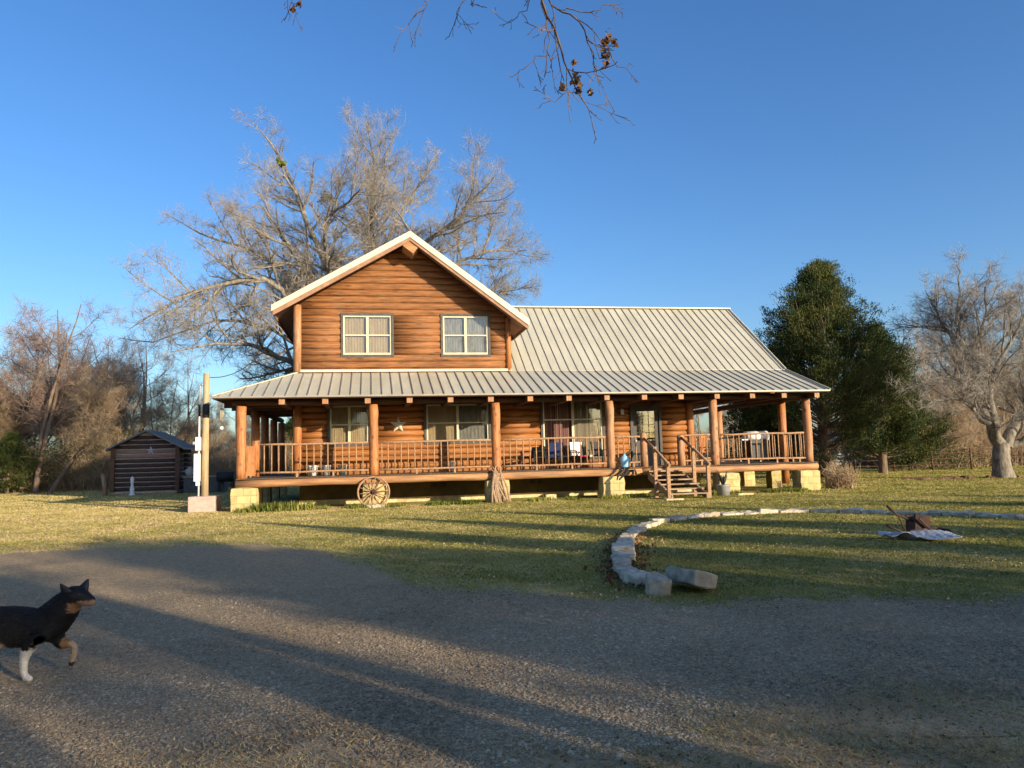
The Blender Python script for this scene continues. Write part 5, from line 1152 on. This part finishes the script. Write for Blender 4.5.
for k in range(30):  # unseen trees added to block low sky and darken the porch
    a = R(100 + k * 11.2 * .98 + rb.uniform(-3, 3)) if False else R(-14 - k * 5.4 + rb.uniform(-1.5, 1.5)); d = rb.uniform(46, 58)
    cc_copy(cdm, d * math.cos(a), d * math.sin(a), rb.uniform(1.05, 1.3), rb.uniform(0, 6.28), 'unseen evergreen tree added to block low sky far behind the photographer', 'added sky-blocking trees behind the photographer')
# ---------------------------------------------------------------- near tree with the overhanging branch
NB = Vector((7.1, -2.6, 0)); ND = 6.2
rg = np.random.default_rng(77); out = [[] for _ in range(4)]
def near(px, py, d): return np.array(W(px, py, d) - NB)
tp, tr2 = dens([Vector((0, 0, 0)), Vector((.1, 0, 2.5)), Vector((-.1, .2, 5)), Vector((.1, .1, 8))], [.34, .27, .22, .12], 10); out[0].append((tp, tr2))
mains = [([Vector((-.1, .2, 4.6)), Vector((-2.5, 4.5, 6.6)), Vector(near(640, -150, 6.6)), Vector(near(560, -70, 6.4)), Vector(near(480, -55, 6.4)), Vector(near(400, -50, 6.5)), Vector(near(290, -45, 6.6))], [.14, .09, .06, .04, .025, .018, .008])]
q, r_ = dens(mains[0][0], mains[0][1], 24); out[0].append((q, r_))
NP = dict(count=[5, 5], ref=[1.0, .5], start=[.15, .15], angle=[.6, .6], up=[-.05, -.02], len=[.45, .45], minlen=[.12, .06], maxlen=[.45, .2], r=[.006, .004], seg=[5, 4], wander=[.18, .2], lift=[.0, .0])
hang = [([(548, -60), (543, -5), (556, 30), (566, 60), (578, 88), (588, 108)], .016), ([(540, -20), (546, 20), (549, 55), (553, 72)], .008), ([(552, 5), (575, 18), (588, 40), (594, 66), (604, 88)], .010),
        ([(566, 8), (590, 12), (608, 4), (622, 3)], .006), ([(588, 40), (606, 50), (622, 64), (634, 66)], .006), ([(549, 55), (530, 62), (517, 74), (507, 74)], .005), ([(575, 88), (562, 96), (548, 104), (534, 110)], .005),
        ([(540, -30), (528, 5), (515, 18), (506, 22)], .005), ([(430, -45), (428, 0), (412, 18), (402, 32)], .006), ([(470, -50), (463, -5), (456, 12), (458, 28)], .005), ([(296, -45), (291, -12), (293, 4), (298, 14)], .005), ([(500, -50), (480, -10), (472, 2), (474, 6)], .004)]
for pl, r0 in hang:
    d0_ = ND + rnd.uniform(-.25, .25); q, r_ = dens([Vector(near(x, y, ND + .2 * math.sin(x * .02))) for x, y in pl], [r0, .003], 10); q[1:-1] += rg.normal(0, .012, (9, 3)); out[0].append((q, r_))
    sprout(rg, out, q, r_, 0, 2, NP)
# upper crown of the same tree
for k in range(9):
    a = rg.uniform(-2.8, .6) ; q = limb_path(rg, tp[5 + k % 5], np.array([math.cos(a), math.sin(a), .7]), rg.uniform(3, 4.5), 8, .1, .04); r_ = np.linspace(.09, .012, 9); out[0].append((q, r_)); sprout(rg, out, q, r_, 0, 3, dict(PRM, count=[5, 5, 5, 5]))
nt_ = finish_tree('overhanging_tree', NB, out, 'bare tree whose drooping twigs with dead leaves hang into the top of the photo', 'tree', None, 'darkbark', 'darkbark', 1)
cl = [(608, 38, .045), (615, 43, .035), (604, 42, .03), (606, 56, .05), (607, 64, .03), (576, 80, .045), (579, 90, .035), (562, 88, .03), (574, 63, .02), (590, 92, .018), (293, 9, .02), (300, 4, .02)]
Pl = np.concatenate([near(x, y, ND + .2 * math.sin(x * .02)) + rg.normal(0, s * .55, (int(700 * s), 3)) * np.array([.7, .7, 1.1]) for x, y, s in cl])
leaves(rg, Pl, .055, 'deadleaf', 'dead_leaves', nt_, .5)

# ---------------------------------------------------------------- grass, litter, pebbles
rg = np.random.default_rng(90)
def blades(P, h, w, mat, name, label, lean=.45):
    n = len(P); a = rg.uniform(0, 6.28, n); hh = h * rg.uniform(.5, 1.4, n); d = np.stack([np.cos(a), np.sin(a), np.zeros(n)], 1) * (w / 2) * rg.uniform(.7, 1.3, (n, 1)) * np.maximum(1, P[:, 1:2] / 9)
    tip = P + np.stack([rg.normal(0, lean, n) * hh, rg.normal(0, lean, n) * hh, hh], 1)
    V = np.stack([P - d, P + d, tip], 1).reshape(-1, 3); o = np_mesh(name, V, [np.arange(3 * n).reshape(n, 3)], M[mat]); tag(o, label, 'grass', kind='stuff'); return o
def scatter(n, ymin, ymax, wx=.78, power=1.0):
    y = ymin + (ymax - ymin) * rg.uniform(0, 1, n) ** power; x = rg.uniform(-wx, wx, n) * (y + 1.5); return x, y
x, y = scatter(420000, 6.5, 26, .74, 1.15); sdd = road_sd(x, y); cl_ = np.sin(x * 1.9 + np.sin(y * 1.3) * 2) * np.sin(y * 1.6 + np.sin(x) * 2)
k = (sdd < -.05 + rg.normal(0, .12, len(x))) & (rg.uniform(0, 1, len(x)) < .72 + .28 * cl_) & (y > 5)
# keep clear of the deck
P = np.stack([x, y, np.zeros_like(x)], 1)[k]
blades(P, .024, .012, 'lawn', 'lawn_grass', 'short green and straw coloured lawn grass between driveway and house', 1.1)
x, y = scatter(230000, 25.5, 56, .80, 1.4); u_ = (x - HP.x) * US.x + (y - HP.y) * US.y; v_ = (x - HP.x) * VS.x + (y - HP.y) * VS.y
k = ~((u_ > -.4) & (u_ < 20.2) & (v_ > -.1) & (v_ < 11.6)); blades(np.stack([x, y, np.zeros_like(x)], 1)[k], .035, .012, 'lawn', 'far_lawn_grass', 'short lawn grass stretching from the house to the woods', 1.0)
x, y = scatter(210000, 2.2, 6.4, .8, 1.0); sdd = road_sd(x, y); k = (sdd < .15 + rg.normal(0, .18, len(x))) & (rg.uniform(0, 1, len(x)) < .55 + .45 * np.sin(x * 2.7 + np.sin(y * 3.1) * 2) * np.sin(y * 3.7 + x))
blades(np.stack([x, y, np.full_like(x, .004)], 1)[k], .018, .007, 'drygrass', 'dry_grass', 'short dry grass along the near driveway edge', 1.9)
x, y = scatter(9000, 2.6, 6.4, .8, 1.0); k = road_sd(x, y) < .1 + rg.normal(0, .2, len(x)); P = np.stack([x, y, np.full_like(x, .008)], 1)[k]; dd = rg.normal(0, 1, (len(P), 3)); dd[:, 2] *= .2
o = leaves(rg, P, .022, 'deadleaf', 'leaf_litter', None, .5, dd); tag(o, 'crumbled brown dead leaves over the near verge', 'leaves', kind='stuff')
# weeds along the porch
un = rg.uniform(-.6, 20.2, 9000); vn = rg.normal(-.45, .22, 9000); dn = np.sin(un * 2.1) + np.sin(un * 5.3 + 1); k = dn + rg.normal(0, .5, len(dn)) > .3
P = np.array([tuple(HW(a, min(b, .05), 0)) for a, b in zip(un[k], vn[k])]); blades(P, .13, .016, 'weed', 'weeds', 'bright green weeds growing along the front of the porch', .3)
un = rg.uniform(.3, 2.2, 1500); vn = rg.normal(-.5, .15, 1500); P = np.array([tuple(HW(a, b, 0)) for a, b in zip(un, vn)])[::2]; blades(P, .24, .02, 'weed', 'tall_weeds', 'taller clump of green weeds beside the left pier', .25)
x, y = scatter(15000, 7, 24, .74, 1.2); k = road_sd(x, y) < .1; P = np.stack([x, y, np.full_like(x, .035)], 1)[k]; dirs = rg.normal(0, 1, (len(P), 3)); dirs[:, 2] *= .15
o = leaves(rg, P[P[:, 0] > -2.5], .030, 'litter', 'fallen_leaves', None, .5, dirs[P[:, 0] > -2.5]); tag(o, 'small pale fallen leaves scattered over the lawn', 'leaves', kind='stuff')
aa = rg.integers(0, 90, 1100); pp = np.array([tuple(path[i]) for i in aa]) + rg.normal(0, .16, (1100, 3)) * np.array([1.2, 1, 0]); pp[:, 2] = .03
o = leaves(rg, pp, .065, 'deadleaf', 'leaf_drift', None, .6, None); tag(o, 'brown dead leaves drifted along the stone edging', 'leaves', kind='stuff')
# pebbles on the driveway: small flattened octahedra
x, y = scatter(150000, 3.2, 9.5, .76, 1.45); k = road_sd(x, y) > -.1; x = x[k]; y = y[k]; n = len(x); s = rg.gamma(2.4, .0020, n) + .0028
O = np.array([(1, 0, 0), (0, 1, 0), (-1, 0, 0), (0, -1, 0), (0, 0, .6), (0, 0, -.3)])
V = (np.stack([x, y, np.full(n, .006)], 1)[:, None] + O[None] * s[:, None, None] * rg.uniform(.7, 1.3, (n, 6, 1))).reshape(-1, 3)
Fb = np.array([(0, 1, 4), (1, 2, 4), (2, 3, 4), (3, 0, 4)]); F = (np.arange(n)[:, None, None] * 6 + Fb[None]).reshape(-1, 3)
o = np_mesh('gravel', V, [F], M['pebble']); tag(o, 'small loose stones on the driveway', 'gravel', kind='stuff')

# ---------------------------------------------------------------- dog
def dog():
    root = empty('dog', G(28, 679), R(-3), 'black dog with tan muzzle and white feet trotting across the driveway', 'dog')
    #      name: (x, y, z, rx)
    J = [(-.28, 0, .375, .145), (-.14, 0, .368, .158), (.0, 0, .365, .176), (.12, 0, .38, .180), (.195, 0, .43, .165), (.25, 0, .492, .122), (.30, 0, .548, .094), (.345, 0, .584, .090), (.392, 0, .572, .062), (.44, 0, .545, .043), (.485, 0, .530, .030),
         # 11.. hind: rump, tail
         (-.40, 0, .385, .115), (-.49, 0, .41, .045), (-.60, 0, .36, .026), (-.68, 0, .27, .018),
         # 15.. standing front leg (right side, near the camera = -y)
         (.10, -.075, .33, .065), (.05, -.08, .24, .045), (.022, -.08, .15, .027), (.025, -.08, .055, .022), (.058, -.08, .022, .026), (.088, -.08, .02, .02),
         # 21.. lifted front leg
         (.17, .075, .31, .06), (.185, .075, .225, .046), (.265, .075, .232, .030), (.298, .075, .205, .025), (.285, .075, .125, .021), (.275, .075, .098, .022), (.268, .075, .07, .017),
         # 28.. hind right
         (-.38, -.08, .34, .085), (-.30, -.085, .23, .048), (-.42, -.085, .17, .025), (-.40, -.085, .06, .021), (-.365, -.085, .022, .023), (-.335, -.085, .018, .017),
         # 34.. hind left
         (-.42, .08, .34, .085), (-.44, .085, .22, .048), (-.58, .085, .18, .025), (-.60, .085, .07, .021), (-.57, .085, .025, .023), (-.54, .085, .02, .017)]
    E = [(0, 1), (1, 2), (2, 3), (3, 4), (4, 5), (5, 6), (6, 7), (7, 8), (8, 9), (9, 10), (0, 11), (11, 12), (12, 13), (13, 14), (3, 15), (15, 16), (16, 17), (17, 18), (18, 19), (19, 20), (3, 21), (21, 22), (22, 23), (23, 24), (24, 25), (25, 26), (26, 27),
         (11, 28), (28, 29), (29, 30), (30, 31), (31, 32), (32, 33), (11, 34), (34, 35), (35, 36), (36, 37), (37, 38), (38, 39)]
    me = bpy.data.meshes.new('body'); me.from_pydata([j[:3] for j in J], E, []); me.update()
    o = bpy.data.objects.new('body', me); COL.objects.link(o)
    md = o.modifiers.new('skin', 'SKIN'); md.use_smooth_shade = True; md.branch_smoothing = .6
    for i, j in enumerate(J):
        sv = me.skin_vertices[0].data[i]; rx = j[3]; sv.radius = (rx * (0.78 if i in (0, 1, 2, 3, 4, 11) else 1), rx); sv.use_root = (i == 1)
    s = o.modifiers.new('sub', 'SUBSURF'); s.levels = 3; s.render_levels = 3
    dg = bpy.context.evaluated_depsgraph_get(); ev = o.evaluated_get(dg); m2 = bpy.data.meshes.new_from_object(ev)
    bpy.data.objects.remove(o); 
    nV = len(m2.vertices); co = np.empty(nV * 3, np.float32); m2.vertices.foreach_get('co', co); co = co.reshape(-1, 3)
    # fur relief
    rgd = np.random.default_rng(2); x, y, z = (co + rgd.normal(0, .0035, co.shape)).T
    colr = np.zeros((nV, 4), np.float32); colr[:] = (.006, .0055, .006, 1)
    tan = (.30, .16, .08, 1); white = (.55, .52, .47, 1); 
    muzz = (x > .385) & (z < .552); colr[muzz] = (.36, .22, .13, 1)
    colr[(x > .33) & (x < .40) & (z < .54) & (z > .47)] = tan
    colr[(x > .492) & (z > .525)] = (.01, .01, .01, 1)
    leg = (z < .225) & (x > -.06) & (x < .13); colr[leg] = white
    lf = (x > .21) & (z < .275) & (y > .02); colr[lf] = tan; colr[(x > .262) & (z < .25) & (y > .02)] = (.42, .30, .19, 1); colr[(x > .24) & (z < .10) & (y > .02)] = (.03, .025, .02, 1)
    colr[(z < .20) & (x < -.2)] = tan; colr[(z < .08) & (x < -.2)] = white; colr[(z < .285) & (x < -.13) & (x > -.25)] = (.25, .18, .12, 1)
    ca_ = m2.color_attributes.new('fur', 'FLOAT_COLOR', 'POINT'); ca_.data.foreach_set('color', colr.ravel())
    m2.name = 'body'
    mt, nt, b = new_mat('dog fur'); a_ = N(nt, 'ShaderNodeVertexColor'); a_.layer_name = 'fur'; v = mapping(nt, (14, 14, 40)); f = noise(nt, v, 3, 5)
    c = mixc(nt, 0.45, a_.outputs[0], ramp(nt, f, [(.3, (.35, .35, .35)), (.7, (1, 1, 1))]), 'MULTIPLY'); nt.links.new(c, b.inputs['Base Color']); b.inputs['Roughness'].default_value = .6; b.inputs['Specular IOR Level'].default_value = .3; bump(nt, b, f, .5, .01)
    m2.materials.clear(); bd = link('body', m2, root, mt)
    for p in m2.polygons: p.use_smooth = True
    M['fur'] = mt
    m2.calc_loop_triangles(); T_ = np.array([t.vertices[:] for t in m2.loop_triangles]); A3 = co[T_]; ar = np.linalg.norm(np.cross(A3[:, 1] - A3[:, 0], A3[:, 2] - A3[:, 0]), axis=1); nh = 42000
    ti = rgd.choice(len(T_), nh, p=ar / ar.sum()); w_ = rgd.dirichlet((1, 1, 1), nh)[..., None]; pp_ = (A3[ti] * w_).sum(1); nn_ = np.cross(A3[ti, 1] - A3[ti, 0], A3[ti, 2] - A3[ti, 0]); nn_ /= np.linalg.norm(nn_, axis=1, keepdims=True) + 1e-9
    cc3 = (colr[T_[ti]] * w_).sum(1); dr = nn_ * .45 + np.array([-.8, 0, -.35]) + rgd.normal(0, .25, (nh, 3)); dr /= np.linalg.norm(dr, axis=1, keepdims=True); ln_ = rgd.uniform(.010, .024, (nh, 1)) * np.where(pp_[:, 2:3] < .25, .5, 1) * np.where(pp_[:, :1] > .38, .4, 1)
    sd3 = np.cross(dr, rgd.normal(0, 1, (nh, 3))); sd3 /= np.linalg.norm(sd3, axis=1, keepdims=True) + 1e-9; Vh = np.stack([pp_ - sd3 * .0011, pp_ + sd3 * .0011, pp_ + dr * ln_], 1).reshape(-1, 3)
    ho = np_mesh('coat', Vh, [np.arange(3 * nh).reshape(nh, 3)], mt, bd); hc = ho.data.color_attributes.new('fur', 'FLOAT_COLOR', 'POINT'); hc.data.foreach_set('color', np.repeat(cc3, 3, 0).astype(np.float32).ravel())
    black = simple('black fur', (.004, .004, .004), (.010, .009, .009), (1, 1, 1), 20, .6)
    for sg in (-1, 1):
        bx, tx, tz = (.318, .270, .682) if sg < 0 else (.350, .385, .690); by, ty = .050 * sg, .074 * sg; e = MB(); vs = []
        for k, (f_, hw, th_) in enumerate(((0, .040, .020), (.3, .038, .016), (.6, .026, .011), (.85, .014, .008), (1, .004, .004))):
            cx = bx + (tx - bx) * f_; cy = by + (ty - by) * f_; cz = .600 + (tz - .600) * f_
            for q in range(8): vs.append((cx + hw * math.cos(q * .7854), cy + th_ * math.sin(q * .7854), cz + (.3 * hw * math.cos(q * .7854) * (1 if sg < 0 else -1))))
        e.add(vs, [(r * 8 + q, r * 8 + (q + 1) % 8, r * 8 + 8 + (q + 1) % 8, r * 8 + 8 + q) for r in range(4) for q in range(8)] + [tuple(range(8)), tuple(range(32, 40))]); e.build('ear', black, root, True)
        MB().lathe([(0, -.008), (.007, -.004), (.008, 0), (.007, .004), (0, .008)], (.398, sg * .052, .600), 8).build('eye', M['black'], root, True)
    return root
dog()
